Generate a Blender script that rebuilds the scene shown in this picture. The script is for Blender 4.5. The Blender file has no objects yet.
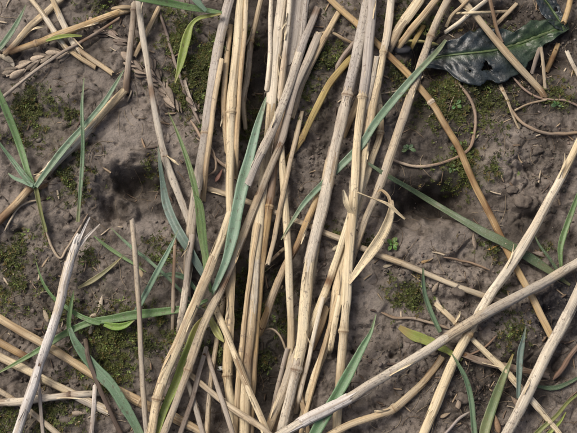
import bpy, math, random
import numpy as np
from mathutils import Vector, Matrix

# ------------------------------------------------------------------ camera, sky, sun, exposure
scene = bpy.context.scene
COL = scene.collection
random.seed(7)
rng = np.random.default_rng(7)
PW, PH = 577.0, 433.0            # size of the photograph, used to read positions off it
WIDTH = 0.26                     # metres of ground across the picture
TILT = math.radians(14)
CAM_H = 0.42
DIST = CAM_H / math.cos(TILT)
cam_d = bpy.data.cameras.new('camera')
cam = bpy.data.objects.new('camera', cam_d)
COL.objects.link(cam)
cam.location = (0, -CAM_H * math.tan(TILT), CAM_H)
cam.rotation_euler = (TILT, 0, 0)
cam_d.sensor_width = 36
cam_d.lens = 36 * DIST / WIDTH
cam_d.clip_start = 0.01
cam_d.clip_end = 500
scene.camera = cam

SUN_EL, SUN_AZ = math.radians(50), math.radians(-50)     # azimuth from +Y, clockwise
world = bpy.data.worlds.new('World')
scene.world = world
world.use_nodes = True
wn = world.node_tree
bg = wn.nodes['Background']
sky = wn.nodes.new('ShaderNodeTexSky')
sky.sky_type = 'NISHITA'
sky.sun_disc = False
sky.sun_elevation = SUN_EL
sky.sun_rotation = SUN_AZ
sky.air_density = 0.6
sky.dust_density = 7.0
sky.ozone_density = 0.2
wn.links.new(sky.outputs[0], bg.inputs['Color'])
bg.inputs['Strength'].default_value = 0.105
sun_d = bpy.data.lights.new('sun', 'SUN')
sun_d.energy = 1.5
sun_d.angle = math.radians(20)
sun_d.color = (1.0, 0.96, 0.9)
sun = bpy.data.objects.new('sun', sun_d)
COL.objects.link(sun)
sdir = Vector((math.sin(SUN_AZ) * math.cos(SUN_EL), math.cos(SUN_AZ) * math.cos(SUN_EL), math.sin(SUN_EL)))
sun.rotation_euler = sdir.to_track_quat('Z', 'Y').to_euler()
sun.location = sdir * 3
scene.view_settings.view_transform = 'Standard'
scene.view_settings.look = 'None'
scene.view_settings.exposure = 0.37
scene.view_settings.gamma = 1.0
scene.view_settings.use_curve_mapping = False

U = WIDTH / PW                    # metres per photo pixel on the ground
ct, st = math.cos(TILT), math.sin(TILT)
CAM = np.array([0, -CAM_H * math.tan(TILT), CAM_H])


def at(px, py, z=0.0):
    """points of the place (x, y) that lie at height z and show at photo position px, py"""
    px = np.asarray(px, float); py = np.asarray(py, float); z = np.asarray(z, float)
    a = (px - PW / 2) * U / DIST
    b = -(py - PH / 2) * U / DIST
    dx = a; dy = b * ct + st; dz = b * st - ct
    t = (z - CAM[2]) / dz
    return CAM[0] + dx * t, CAM[1] + dy * t


# ------------------------------------------------------------------ noise
def _hash(ix, iy, seed):
    h = (ix.astype(np.int64) * 374761393 + iy.astype(np.int64) * 668265263 + seed * 1274126177) & 0xffffffff
    h = ((h ^ (h >> 13)) * 1274126177) & 0xffffffff
    h = ((h ^ (h >> 16)) * 2246822519) & 0xffffffff
    return ((h ^ (h >> 15)) & 0xffffff) / float(0xffffff)


def vn(x, y, seed=0):
    x = np.asarray(x, float); y = np.asarray(y, float)
    ix = np.floor(x); iy = np.floor(y)
    fx = x - ix; fy = y - iy
    fx = fx * fx * fx * (fx * (fx * 6 - 15) + 10); fy = fy * fy * fy * (fy * (fy * 6 - 15) + 10)
    a = _hash(ix, iy, seed); b = _hash(ix + 1, iy, seed); c = _hash(ix, iy + 1, seed); d = _hash(ix + 1, iy + 1, seed)
    return (a + (b - a) * fx) * (1 - fy) + (c + (d - c) * fx) * fy


def sn(x, y, seed=0):
    c, s = math.cos(seed * 1.7 + .5), math.sin(seed * 1.7 + .5)
    return 2 * vn(x * c - y * s, x * s + y * c, seed) - 1


def cells(x, y, seed=0):
    ix = np.floor(x); iy = np.floor(y)
    best = np.full(np.shape(x), 9.0); idv = np.zeros(np.shape(x))
    for dx in (-1, 0, 1):
        for dy in (-1, 0, 1):
            cx = ix + dx; cy = iy + dy
            jx = cx + _hash(cx, cy, seed); jy = cy + _hash(cx, cy, seed + 51)
            d = (x - jx) ** 2 + (y - jy) ** 2
            m = d < best
            best = np.where(m, d, best); idv = np.where(m, _hash(cx, cy, seed + 97), idv)
    return np.sqrt(best), idv


def sst(a, b, x):
    t = np.clip((x - a) / (b - a), 0, 1)
    return t * t * (3 - 2 * t)


# ------------------------------------------------------------------ ground relief
# pits: photo x, y, half sizes (pixels), depth (mm)
PITS = [(138, 184, 44, 26, 13), (112, 210, 20, 24, 7), (172, 208, 22, 14, 5), (432, 200, 50, 28, 12), (405, 212, 20, 26, 7),
        (331, 355, 8, 7, 5), (353, 352, 3.2, 3, 4), (392, 356, 3.2, 3, 4), (95, 172, 5, 4, 3),
        (485, 12, 40, 14, 6), (110, 4, 14, 9, 5), (545, 62, 26, 16, 6), (556, 318, 22, 20, 5), (400, 130, 22, 14, 4),
        (330, 130, 26, 40, 4), (520, 372, 30, 10, 4), (30, 385, 30, 14, 4), (60, 290, 22, 20, 3), (15, 150, 14, 30, 3),
        (530, 222, 26, 16, 3), (70, 240, 20, 12, 3), (430, 62, 30, 26, 7)]
PITS2 = [(138, 178, 30, 12, 4.5), (108, 205, 9, 20, 2), (444, 200, 46, 20, 5), (412, 212, 14, 16, 4)]
LUMPS = [(122, 206, 16, 13, 5), (88, 186, 16, 14, 3), (150, 160, 26, 12, 2.5), (525, 202, 13, 11, 3), (455, 240, 26, 22, 2),
         (60, 85, 50, 22, 2), (360, 300, 30, 30, 2), (455, 285, 22, 14, 3), (500, 160, 30, 30, 1.5), (385, 390, 34, 20, 1.5)]
CRUMB = [(545, 165, 40, 34), (520, 315, 40, 40), (470, 385, 60, 50), (400, 370, 40, 30), (25, 270, 30, 60), (80, 320, 60, 30), (540, 30, 60, 40),
         (455, 300, 40, 30), (330, 160, 40, 30), (70, 400, 60, 30), (400, 270, 30, 16), (500, 100, 60, 40), (115, 15, 20, 18)]
SMOOTH = [(75, 85, 60, 36), (130, 135, 50, 30), (300, 160, 20, 30), (70, 245, 60, 25), (365, 300, 40, 40), (460, 225, 60, 26), (30, 30, 60, 22),
          (150, 220, 30, 20), (100, 20, 40, 14)]
TROUGH = [(262, -60, 26, 12), (262, 30, 28, 20), (255, 100, 28, 16), (262, 170, 22, 8), (265, 250, 28, 11), (268, 330, 30, 17), (262, 400, 36, 19), (262, 470, 30, 12)]


def field(x, y, lst, warp=.25, seed=3, inner=.55):
    """strongest soft blob of a list at x, y (metres)"""
    out = np.zeros(np.shape(x))
    w = sn(x / .009, y / .009, seed) * warp + sn(x / .0035, y / .0035, seed + 1) * warp * .5
    for f in lst:
        cx, cy = at(f[0], f[1])
        d = np.hypot((x - cx) / (f[2] * U), (y - cy) / (f[3] * U)) + w
        v = sst(1.15, inner, d) * (f[4] if len(f) > 4 else 1)
        out = np.maximum(out, v)
    return out


def trough(x, y):
    best = np.zeros(np.shape(x))
    w = sn(x / .012, y / .012, 23) * .25
    P = [(at(a, b), c, d) for a, b, c, d in TROUGH]
    for (p, r0, d0), (q, r1, d1) in zip(P[:-1], P[1:]):
        ex, ey = q[0] - p[0], q[1] - p[1]
        t = np.clip(((x - p[0]) * ex + (y - p[1]) * ey) / (ex * ex + ey * ey), 0, 1)
        d = np.hypot(x - p[0] - ex * t, y - p[1] - ey * t) / ((r0 + (r1 - r0) * t) * U * 1.35) + w
        best = np.maximum(best, sst(1.1, .2, d) * (d0 + (d1 - d0) * t))
    return best


def ground_z(x, y, with_trough=True):
    X, Y = x * 1000, y * 1000                     # millimetres
    wx = X + 1.2 * sn(X / 5, Y / 5, 61); wy = Y + 1.2 * sn(X / 5, Y / 5, 62)
    smooth = field(x, y, SMOOTH, .35, 7, .3)
    crumb = np.clip(field(x, y, CRUMB, .35, 5, .3) + .22 + .5 * sn(X / 24, Y / 24, 9), 0, 1) * (1 - .8 * smooth)
    rough = 1 - .6 * smooth
    h = 2.0 * sn(X / 70, Y / 70, 1) + 1.7 * sn(X / 26, Y / 26, 2) + (1.3 * sn(X / 10, Y / 10, 3) + .75 * sn(X / 4.6, Y / 4.6, 4)) * rough
    h = h + (.36 * sn(X / 2.1, Y / 2.1, 5) + .2 * sn(X / 1.05, Y / 1.05, 6)) * (1 - .5 * smooth)
    h = h - 1.3 * rough * np.exp(-(sn(wx / 8, wy / 8, 15) / .09) ** 2) * sst(-.1, .4, sn(X / 19, Y / 19, 16))
    f, i = cells(wx / 3.9, wy / 3.9, 11)
    f2, i2 = cells(wx / 1.9, wy / 1.9, 12)
    h = h + crumb * ((.3 + 1.6 * i * i) * np.sqrt(np.clip(1 - f * f * 1.9, 0, 1)) + (.15 + .7 * i2) * np.sqrt(np.clip(1 - f2 * f2 * 1.9, 0, 1)) - .6)
    # little pores and drying cracks in the smoother mud
    f3, i3 = cells(X / 7.5, Y / 7.5, 13)
    h = h - (i3 > .45) * 1.1 * sst(.17, .04, f3 + .05 * sn(X, Y, 14))
    h = h - field(x, y, PITS, .22, 3, .2) - field(x, y, PITS2, .18, 41, .4) + field(x, y, LUMPS, .4)
    if with_trough:
        h = h - trough(x, y)
    return h * .001


# ------------------------------------------------------------------ height map that everything is laid on
RES = 0.0005
X0, X1, Y0, Y1 = -.25, .25, -.23, .25
NX, NY = int((X1 - X0) / RES), int((Y1 - Y0) / RES)
gx, gy = np.meshgrid(X0 + (np.arange(NX) + .5) * RES, Y0 + (np.arange(NY) + .5) * RES, indexing='ij')
HG = ground_z(gx, gy)                              # the real ground
HM = np.maximum(HG, ground_z(gx, gy, False) - .005)  # what stalks rest on: they bridge the furrow


def look(M, x, y):
    i = np.clip(((np.asarray(x) - X0) / RES).astype(int), 0, NX - 1)
    j = np.clip(((np.asarray(y) - Y0) / RES).astype(int), 0, NY - 1)
    return M[i, j]


def stamp(x, y, z, r, flat=1.0):
    """write a ball of radius r at x, y, z into the height map"""
    n = int(r / RES) + 1
    i = int((x - X0) / RES); j = int((y - Y0) / RES)
    i0, i1, j0, j1 = max(i - n, 0), min(i + n + 1, NX), max(j - n, 0), min(j + n + 1, NY)
    if i0 >= i1 or j0 >= j1:
        return
    d2 = (gx[i0:i1, j0:j1] - x) ** 2 + (gy[i0:i1, j0:j1] - y) ** 2
    top = np.where(d2 < r * r, z + flat * np.sqrt(np.clip(r * r - d2, 0, None)), -1)
    HM[i0:i1, j0:j1] = np.maximum(HM[i0:i1, j0:j1], top)


def spline(P, step):
    """Catmull-Rom through rows of P, sampled about every step (units of the first two columns)"""
    P = np.asarray(P, float)
    if len(P) == 2:
        n = max(3, int(np.hypot(*(P[1] - P[0])[:2]) / step))
        t = np.linspace(0, 1, n)[:, None]
        return P[0] * (1 - t) + P[1] * t
    Q = np.vstack([2 * P[0] - P[1], P, 2 * P[-1] - P[-2]])
    out = []
    for k in range(1, len(Q) - 2):
        a, b, c, d = Q[k - 1:k + 3]
        n = max(2, int(np.hypot(*(c - b)[:2]) / step))
        t = (np.arange(n) / n)[:, None]
        out.append(.5 * (2 * b + (c - a) * t + (2 * a - 5 * b + 4 * c - d) * t * t + (3 * b - a - 3 * c + d) * t ** 3))
    out.append(P[-1:])
    return np.vstack(out)


def upper_hull(s, v):
    h = []
    for k in range(len(s)):
        while len(h) >= 2 and (v[h[-1]] - v[h[-2]]) * (s[k] - s[h[-2]]) <= (v[k] - v[h[-2]]) * (s[h[-1]] - s[h[-2]]):
            h.pop()
        h.append(k)
    return np.interp(s, s[h], v[h])


def gauss(v, sig):
    n = max(1, int(sig * 3)); k = np.exp(-.5 * (np.arange(-n, n + 1) / max(sig, .3)) ** 2); k /= k.sum()
    return np.convolve(np.pad(v, n, 'edge'), k, 'valid')


def maxf(v, n):
    p = np.pad(v, n, 'edge')
    return np.max(np.stack([p[i:i + len(v)] for i in range(2 * n + 1)]), 0)


def lay(pix, rad, stiff=True, lift=(0, 0), arch=0.0, thick=None, sig=4):
    """lay a stalk or blade along photo positions so that it rests on what lies below; returns points"""
    s = np.concatenate([[0], np.cumsum(np.hypot(np.diff(pix[:, 0]), np.diff(pix[:, 1])))])
    u = s / s[-1]
    z = np.zeros(len(pix))
    for it in range(4):
        x, y = at(pix[:, 0], pix[:, 1], z)
        tx, ty = np.gradient(x), np.gradient(y)
        l = np.hypot(tx, ty) + 1e-9
        nx, ny = -ty / l, tx / l
        req = np.full(len(x), -1.0)
        for o in (-.8, -.4, 0, .4, .8):
            req = np.maximum(req, look(HM, x + nx * rad * o, y + ny * rad * o))
        req = req + (rad if thick is None else thick)
        if stiff:
            z = upper_hull(s, req) - .0002
        else:
            z = gauss(maxf(req, int(sig)), sig)
        z = z + lift[0] * .001 * (1 - u) + lift[1] * .001 * u + arch * .001 * np.sin(np.pi * u)
    x, y = at(pix[:, 0], pix[:, 1], z)
    return np.stack([x, y, z], 1)


# ------------------------------------------------------------------ materials
def new_mat(name):
    m = bpy.data.materials.new(name)
    m.use_nodes = True
    return m, m.node_tree.nodes, m.node_tree.links, m.node_tree.nodes['Principled BSDF']


class N:
    def __init__(s, nodes, links):
        s.n, s.l = nodes, links

    def _in(s, sock, v):
        if isinstance(v, bpy.types.NodeSocket):
            s.l.new(v, sock)
        elif v is not None:
            sock.default_value = v

    def noise(s, vec, scale, detail=3, rough=.55, dist=0):
        t = s.n.new('ShaderNodeTexNoise')
        s._in(t.inputs['Vector'], vec)
        t.inputs['Scale'].default_value = scale; t.inputs['Detail'].default_value = detail
        t.inputs['Roughness'].default_value = rough; t.inputs['Distortion'].default_value = dist
        return t.outputs[0]

    def ramp(s, f, stops):
        r = s.n.new('ShaderNodeValToRGB')
        s._in(r.inputs[0], f)
        e = r.color_ramp.elements
        while len(e) < len(stops):
            e.new(.5)
        for k, (p, c) in enumerate(stops):
            e[k].position = p
            e[k].color = (c, c, c, 1) if not isinstance(c, tuple) else (*c, 1)
        return r.outputs[0]

    def math(s, op, a, b=None, clamp=False):
        m = s.n.new('ShaderNodeMath'); m.operation = op; m.use_clamp = clamp
        s._in(m.inputs[0], a)
        if b is not None:
            s._in(m.inputs[1], b)
        return m.outputs[0]

    def mix(s, f, a, b, blend='MIX'):
        m = s.n.new('ShaderNodeMix'); m.data_type = 'RGBA'; m.blend_type = blend
        s._in(m.inputs[0], f)
        s._in(m.inputs[6], a if not isinstance(a, tuple) else (*a, 1))
        s._in(m.inputs[7], b if not isinstance(b, tuple) else (*b, 1))
        return m.outputs[2]

    def mapping(s, vec, scale, loc=None):
        m = s.n.new('ShaderNodeMapping')
        s._in(m.inputs['Vector'], vec)
        m.inputs['Scale'].default_value = scale
        if loc is not None:
            s._in(m.inputs['Location'], loc)
        return m.outputs[0]

    def bump(s, h, strength, dist, normal=None):
        b = s.n.new('ShaderNodeBump')
        b.inputs['Strength'].default_value = strength; b.inputs['Distance'].default_value = dist
        s._in(b.inputs['Height'], h)
        if normal is not None:
            s._in(b.inputs['Normal'], normal)
        return b.outputs[0]

    def attr(s, name):
        a = s.n.new('ShaderNodeAttribute'); a.attribute_name = name
        return a.outputs['Fac']


def straw_material(name, rough=.55, dark=1.0):
    m, n, l, bs = new_mat(name)
    k = N(n, l)
    oi = n.new('ShaderNodeObjectInfo')
    uv = n.new('ShaderNodeUVMap'); uv.uv_map = 'uv'
    cmb = n.new('ShaderNodeCombineXYZ')
    k._in(cmb.inputs[0], k.math('MULTIPLY', oi.outputs['Random'], 3.0)); k._in(cmb.inputs[1], oi.outputs['Random'])
    add = n.new('ShaderNodeVectorMath'); add.operation = 'ADD'
    l.new(uv.outputs[0], add.inputs[0]); l.new(cmb.outputs[0], add.inputs[1])
    v = add.outputs[0]
    fine = k.noise(k.mapping(v, (3600, 55, 1)), 1, 4, .6)
    wide = k.noise(k.mapping(v, (900, 22, 1)), 1, 3, .55, .3)
    blot = k.noise(k.mapping(v, (160, 55, 1)), 1, 4, .6, .4)
    spk = k.noise(k.mapping(v, (1500, 620, 1)), 1, 3, .7)
    spz = k.noise(k.mapping(v, (60, 30, 1)), 1, 2, .5)
    c = k.mix(1, oi.outputs['Color'], k.ramp(fine, [(.28, .48), (.46, .92), (.6, 1.06), (.75, 1.22)]), 'MULTIPLY')
    c = k.mix(1, c, k.ramp(wide, [(.3, (.60, .52, .44)), (.47, (1, 1, 1)), (.7, (1.16, 1.17, 1.18))]), 'MULTIPLY')
    bl = k.noise(k.mapping(v, (120, 16, 1)), 1, 3, .55, .3)
    c = k.mix(k.ramp(bl, [(.52, 0.0), (.72, .5)]), c, (.72, .65, .49))
    c = k.mix(k.ramp(bl, [(.28, .6), (.45, 0.0)]), c, k.mix(1, c, (.62, .50, .38), 'MULTIPLY'))
    # grey weathering, amount in the object colour's alpha
    wf = k.math('ADD', k.math('MULTIPLY', blot, 1.5), k.math('SUBTRACT', k.math('MULTIPLY', oi.outputs['Alpha'], 1.3), 1.15), True)
    c = k.mix(wf, c, k.mix(fine, (.165, .145, .125), (.50, .46, .395)))
    # black mould specks
    sf = k.math('MULTIPLY', k.ramp(spk, [(.545, 0.0), (.63, 1.0)]), k.ramp(spz, [(.34, .12), (.6, 1.0)]))
    sf = k.math('MULTIPLY', sf, k.math('ADD', k.math('MULTIPLY', oi.outputs['Alpha'], .5), .2))
    sf = k.math('MULTIPLY', sf, k.math('ADD', k.math('MULTIPLY', oi.outputs['Random'], 1.3), .15), True)
    c = k.mix(sf, c, (.05, .04, .035))
    co = n.new('ShaderNodeTexCoord').outputs['Object']
    mud = k.ramp(k.noise(co, 420, 4, .7, .2), [(.60, 0.0), (.68, .75)])
    c = k.mix(mud, c, (.15, .115, .09))
    # brown stains near joints
    stn = k.attr('stain')
    c = k.mix(k.math('MULTIPLY', stn, k.ramp(blot, [(.3, .35), (.6, 1.0)]), True), c, (.13, .062, .022))
    l.new(c, bs.inputs['Base Color'])
    k._in(bs.inputs['Roughness'], k.math('ADD', k.math('MULTIPLY', fine, .25), rough - .12))
    bs.inputs['Specular IOR Level'].default_value = .38
    hgt = k.math('ADD', fine, k.math('MULTIPLY', wide, 1.2))
    l.new(k.bump(hgt, .8, .00035), bs.inputs['Normal'])
    return m


def blade_material(name):
    m, n, l, bs = new_mat(name)
    k = N(n, l)
    oi = n.new('ShaderNodeObjectInfo')
    uv = n.new('ShaderNodeUVMap'); uv.uv_map = 'uv'
    cmb = n.new('ShaderNodeCombineXYZ')
    k._in(cmb.inputs[1], oi.outputs['Random'])
    add = n.new('ShaderNodeVectorMath'); add.operation = 'ADD'
    l.new(uv.outputs[0], add.inputs[0]); l.new(cmb.outputs[0], add.inputs[1])
    v = add.outputs[0]
    vein = k.noise(k.mapping(v, (2600, 12, 1)), 1, 2, .5)
    fine = k.noise(k.mapping(v, (2200, 1200, 1)), 1, 3, .6)
    blot = k.noise(k.mapping(v, (170, 70, 1)), 1, 4, .6, .3)
    c = k.mix(1, oi.outputs['Color'], k.ramp(vein, [(.3, .72), (.5, 1.0), (.7, 1.2)]), 'MULTIPLY')
    c = k.mix(1, c, k.ramp(blot, [(.3, (.78, .82, .72)), (.5, (1, 1, 1)), (.7, (1.12, 1.1, 1.18))]), 'MULTIPLY')
    # waxy bloom specks, dirt, yellowing of old tips
    c = k.mix(k.math('MULTIPLY', k.ramp(fine, [(.55, 0.0), (.70, 1.0)]), .45), c, (.46, .50, .44))
    dirt = k.ramp(k.noise(k.mapping(v, (600, 300, 1)), 1, 4, .7), [(.55, 0.0), (.66, .8)])
    c = k.mix(dirt, c, (.12, .1, .07))
    old = k.attr('stain')
    yel = k.math('ADD', old, k.math('SUBTRACT', k.math('MULTIPLY', k.math('MULTIPLY', blot, oi.outputs['Alpha']), 2.2), k.math('MULTIPLY', oi.outputs['Alpha'], .55)), True)
    c = k.mix(yel, c, k.mix(blot, (.20, .12, .03), (.42, .36, .14)))
    l.new(c, bs.inputs['Base Color'])
    bs.inputs['Roughness'].default_value = .47
    bs.inputs['Specular IOR Level'].default_value = .45
    bm_ = k.bump(vein, .5, .00018)
    l.new(bm_, bs.inputs['Normal'])
    tr = n.new('ShaderNodeBsdfTranslucent')
    l.new(k.mix(1, c, (.9, 1.1, .5), 'MULTIPLY'), tr.inputs['Color'])
    ms = n.new('ShaderNodeMixShader'); ms.inputs[0].default_value = .3
    l.new(bs.outputs[0], ms.inputs[1]); l.new(tr.outputs[0], ms.inputs[2])
    l.new(ms.outputs[0], n['Material Output'].inputs['Surface'])
    return m


def ground_material():
    m, n, l, bs = new_mat('damp_soil')
    k = N(n, l)
    co = n.new('ShaderNodeTexCoord').outputs['Object']
    big = k.noise(co, 38, 5, .6, .2)
    mid = k.noise(co, 160, 5, .65, .3)
    fin = k.noise(co, 900, 5, .7)
    grit = k.noise(co, 2600, 3, .7)
    c = k.mix(k.ramp(big, [(.36, 0.0), (.62, 1.0)]), (.104, .085, .067), (.235, .200, .166))
    c = k.mix(k.ramp(mid, [(.40, 0.0), (.66, .85)]), c, (.290, .250, .210))
    c = k.mix(k.ramp(mid, [(.32, .9), (.48, 0.0)]), c, (.050, .039, .030))
    c = k.mix(1, c, k.ramp(fin, [(.25, .6), (.5, 1.0), (.75, 1.28)]), 'MULTIPLY')
    c = k.mix(k.ramp(grit, [(.63, 0.0), (.74, .4)]), c, (.36, .31, .25))
    c = k.mix(k.ramp(grit, [(.30, .7), (.41, 0.0)]), c, (.035, .025, .018))
    c = k.mix(k.math('MULTIPLY', k.attr('dry'), k.ramp(mid, [(.35, .3), (.6, .9)]), True), c, k.mix(fin, (.19, .165, .14), (.40, .35, .30)))
    damp_shade = k.math('MULTIPLY', k.attr('damp_shade'), k.ramp(mid, [(.25, 1.0), (.75, .75)]), True)
    c = k.mix(damp_shade, c, k.mix(fin, (.018, .0145, .011), (.066, .054, .042)))  # wet soil tone, also painted shade in furrow and hollows
    alg = k.math('MULTIPLY', k.attr('algae'), k.ramp(fin, [(.38, .05), (.62, .85)]), True)
    c = k.mix(alg, c, k.mix(mid, (.035, .040, .010), (.085, .092, .024)))
    rot_shade = k.math('MULTIPLY', k.attr('rot_shade'), k.ramp(fin, [(.3, 1.0), (.75, .5)]), True)
    c = k.mix(rot_shade, c, k.mix(fin, (.006, .006, .009), (.030, .032, .042)))  # near-black decay, also painted shade between the central stalks
    l.new(c, bs.inputs['Base Color'])
    k._in(bs.inputs['Roughness'], k.ramp(big, [(.38, .30), (.62, .66)]))
    bs.inputs['Specular IOR Level'].default_value = .3
    b1 = k.bump(fin, .65, .0016)
    l.new(k.bump(grit, .6, .0005, b1), bs.inputs['Normal'])
    return m


def simple_material(name, rough=.7, nscale=500, lo=.65, hi=1.3, bumpd=.0003, spec=.3, attr_col=False, trans=0):
    m, n, l, bs = new_mat(name)
    k = N(n, l)
    co = n.new('ShaderNodeTexCoord').outputs['Object']
    f = k.noise(co, nscale, 4, .65)
    if attr_col:
        a = n.new('ShaderNodeAttribute'); a.attribute_name = 'tint'
        base = a.outputs['Color']
    else:
        base = n.new('ShaderNodeObjectInfo').outputs['Color']
    c = k.mix(1, base, k.ramp(f, [(.28, lo), (.5, 1.0), (.72, hi)]), 'MULTIPLY')
    l.new(c, bs.inputs['Base Color'])
    bs.inputs['Roughness'].default_value = rough
    bs.inputs['Specular IOR Level'].default_value = spec
    l.new(k.bump(f, .6, bumpd), bs.inputs['Normal'])
    if trans:
        tr = n.new('ShaderNodeBsdfTranslucent'); l.new(c, tr.inputs['Color'])
        ms = n.new('ShaderNodeMixShader'); ms.inputs[0].default_value = trans
        l.new(bs.outputs[0], ms.inputs[1]); l.new(tr.outputs[0], ms.inputs[2])
        l.new(ms.outputs[0], n['Material Output'].inputs['Surface'])
    return m


def leaf_material():
    m, n, l, bs = new_mat('dark_leaf')
    k = N(n, l)
    uv = n.new('ShaderNodeUVMap'); uv.uv_map = 'uv'
    co = n.new('ShaderNodeTexCoord').outputs['Object']
    mid = k.noise(co, 260, 4, .6, .4)
    fin = k.noise(co, 1500, 3, .6)
    c = k.mix(k.ramp(mid, [(.35, 0.0), (.65, 1.0)]), (.012, .017, .017), (.028, .038, .044))
    c = k.mix(k.math('MULTIPLY', k.attr('green'), k.ramp(mid, [(.3, .4), (.6, 1.0)]), True), c, (.055, .10, .022))
    c = k.mix(1, c, k.ramp(fin, [(.25, .6), (.5, 1.0), (.75, 1.35)]), 'MULTIPLY')
    c = k.mix(k.ramp(k.noise(co, 420, 4, .7), [(.62, 0.0), (.72, .8)]), c, (.075, .055, .040))
    l.new(c, bs.inputs['Base Color'])
    k._in(bs.inputs['Roughness'], k.ramp(fin, [(.3, .24), (.7, .46)]))
    bs.inputs['Specular IOR Level'].default_value = .5
    l.new(k.bump(k.math('ADD', mid, k.math('MULTIPLY', fin, .2)), .35, .0015), bs.inputs['Normal'])
    return m


MAT_STRAW = straw_material('weathered_straw')
MAT_NODE = straw_material('straw_joint', .6)
MAT_BLADE = blade_material('grass_leaf')
MAT_GROUND = ground_material()
MAT_CLOD = simple_material('soil_lump', .8, 700, .55, 1.35, .0006)
MAT_LITTER = simple_material('plant_litter', .75, 900, .6, 1.3, .0002, attr_col=True)
MAT_MOSS = simple_material('moss_leaf', .6, 600, .7, 1.3, .0001, attr_col=True, trans=.2)
MAT_HUSK = simple_material('husk', .6, 1200, .55, 1.25, .0003)
MAT_STONE = simple_material('stone', .5, 900, .7, 1.25, .0002)
MAT_LEAF = leaf_material()

# ------------------------------------------------------------------ mesh helpers
def make_mesh(name, V, F, mat, uv=None, attrs=None, tint=None, smooth=True):
    me = bpy.data.meshes.new(name)
    V = np.asarray(V, np.float64)
    F = [tuple(int(i) for i in f) for f in F] if not isinstance(F, np.ndarray) else F
    if isinstance(F, np.ndarray):
        nf, w = F.shape
        me.vertices.add(len(V)); me.vertices.foreach_set('co', V.ravel())
        me.loops.add(nf * w); me.loops.foreach_set('vertex_index', F.ravel().astype(np.int32))
        me.polygons.add(nf)
        me.polygons.foreach_set('loop_start', (np.arange(nf) * w).astype(np.int32))
        me.polygons.foreach_set('loop_total', np.full(nf, w, np.int32))
        me.update(calc_edges=True)
    else:
        me.from_pydata([tuple(v) for v in V], [], F)
    me.materials.append(mat)
    if smooth:
        me.polygons.foreach_set('use_smooth', np.ones(len(me.polygons), bool))
    if uv is not None:
        lay_ = me.uv_layers.new(name='uv')
        li = np.empty(len(me.loops), np.int32); me.loops.foreach_get('vertex_index', li)
        lay_.data.foreach_set('uv', np.asarray(uv, np.float32)[li].ravel())
    for nm, a in (attrs or {}).items():
        at_ = me.attributes.new(nm, 'FLOAT', 'POINT')
        at_.data.foreach_set('value', np.asarray(a, np.float32))
    if tint is not None:
        t = me.attributes.new('tint', 'FLOAT_COLOR', 'POINT')
        t.data.foreach_set('color', np.hstack([np.asarray(tint, np.float32), np.ones((len(V), 1), np.float32)]).ravel())
    me.validate()
    return me


def link(name, me, parent=None, color=None, loc=None):
    o = bpy.data.objects.new(name, me)
    COL.objects.link(o)
    if color is not None:
        o.color = color if len(color) == 4 else (*color, 0.4)
    if loc is not None:
        o.location = loc
    if parent is not None:
        o.parent = parent
    return o


def empty(name, loc, label, cat, group=None):
    o = bpy.data.objects.new(name, None)
    COL.objects.link(o)
    o.empty_display_size = .005
    o.location = loc
    tag(o, label, cat, group)
    return o


def tag(o, label=None, cat=None, group=None, kind=None):
    if label: o['label'] = label
    if cat: o['category'] = cat
    if group: o['group'] = group
    if kind: o['kind'] = kind
    return o


def gridfaces(n, m, wrap):
    i = np.arange(n - 1)[:, None]; j = np.arange(m if wrap else m - 1)[None, :]
    j2 = (j + 1) % m
    f = np.stack([i * m + j + 0 * i, i * m + j2, (i + 1) * m + j2, (i + 1) * m + j], -1)
    return f.reshape(-1, 4)


def frames(P):
    T = np.gradient(P, axis=0)
    T /= np.linalg.norm(T, axis=1)[:, None] + 1e-12
    S = np.cross(T, [0, 0, 1.0])
    S /= np.linalg.norm(S, axis=1)[:, None] + 1e-12
    Nn = np.cross(S, T)
    return T, S, Nn


def arclen(P):
    return np.concatenate([[0], np.cumsum(np.linalg.norm(np.diff(P, axis=0), axis=1))])


# ------------------------------------------------------------------ straw
COLR = dict(cream=(.66, .555, .36), pale=(.67, .595, .455), grey=(.46, .41, .355), tan=(.535, .415, .245), gold=(.43, .30, .14),
            brown=(.25, .165, .095), mauve=(.37, .31, .24), white=(.74, .71, .66), dark=(.11, .08, .06), olive=(.36, .275, .10), fawn=(.47, .38, .245))
SIDES = 14


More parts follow.
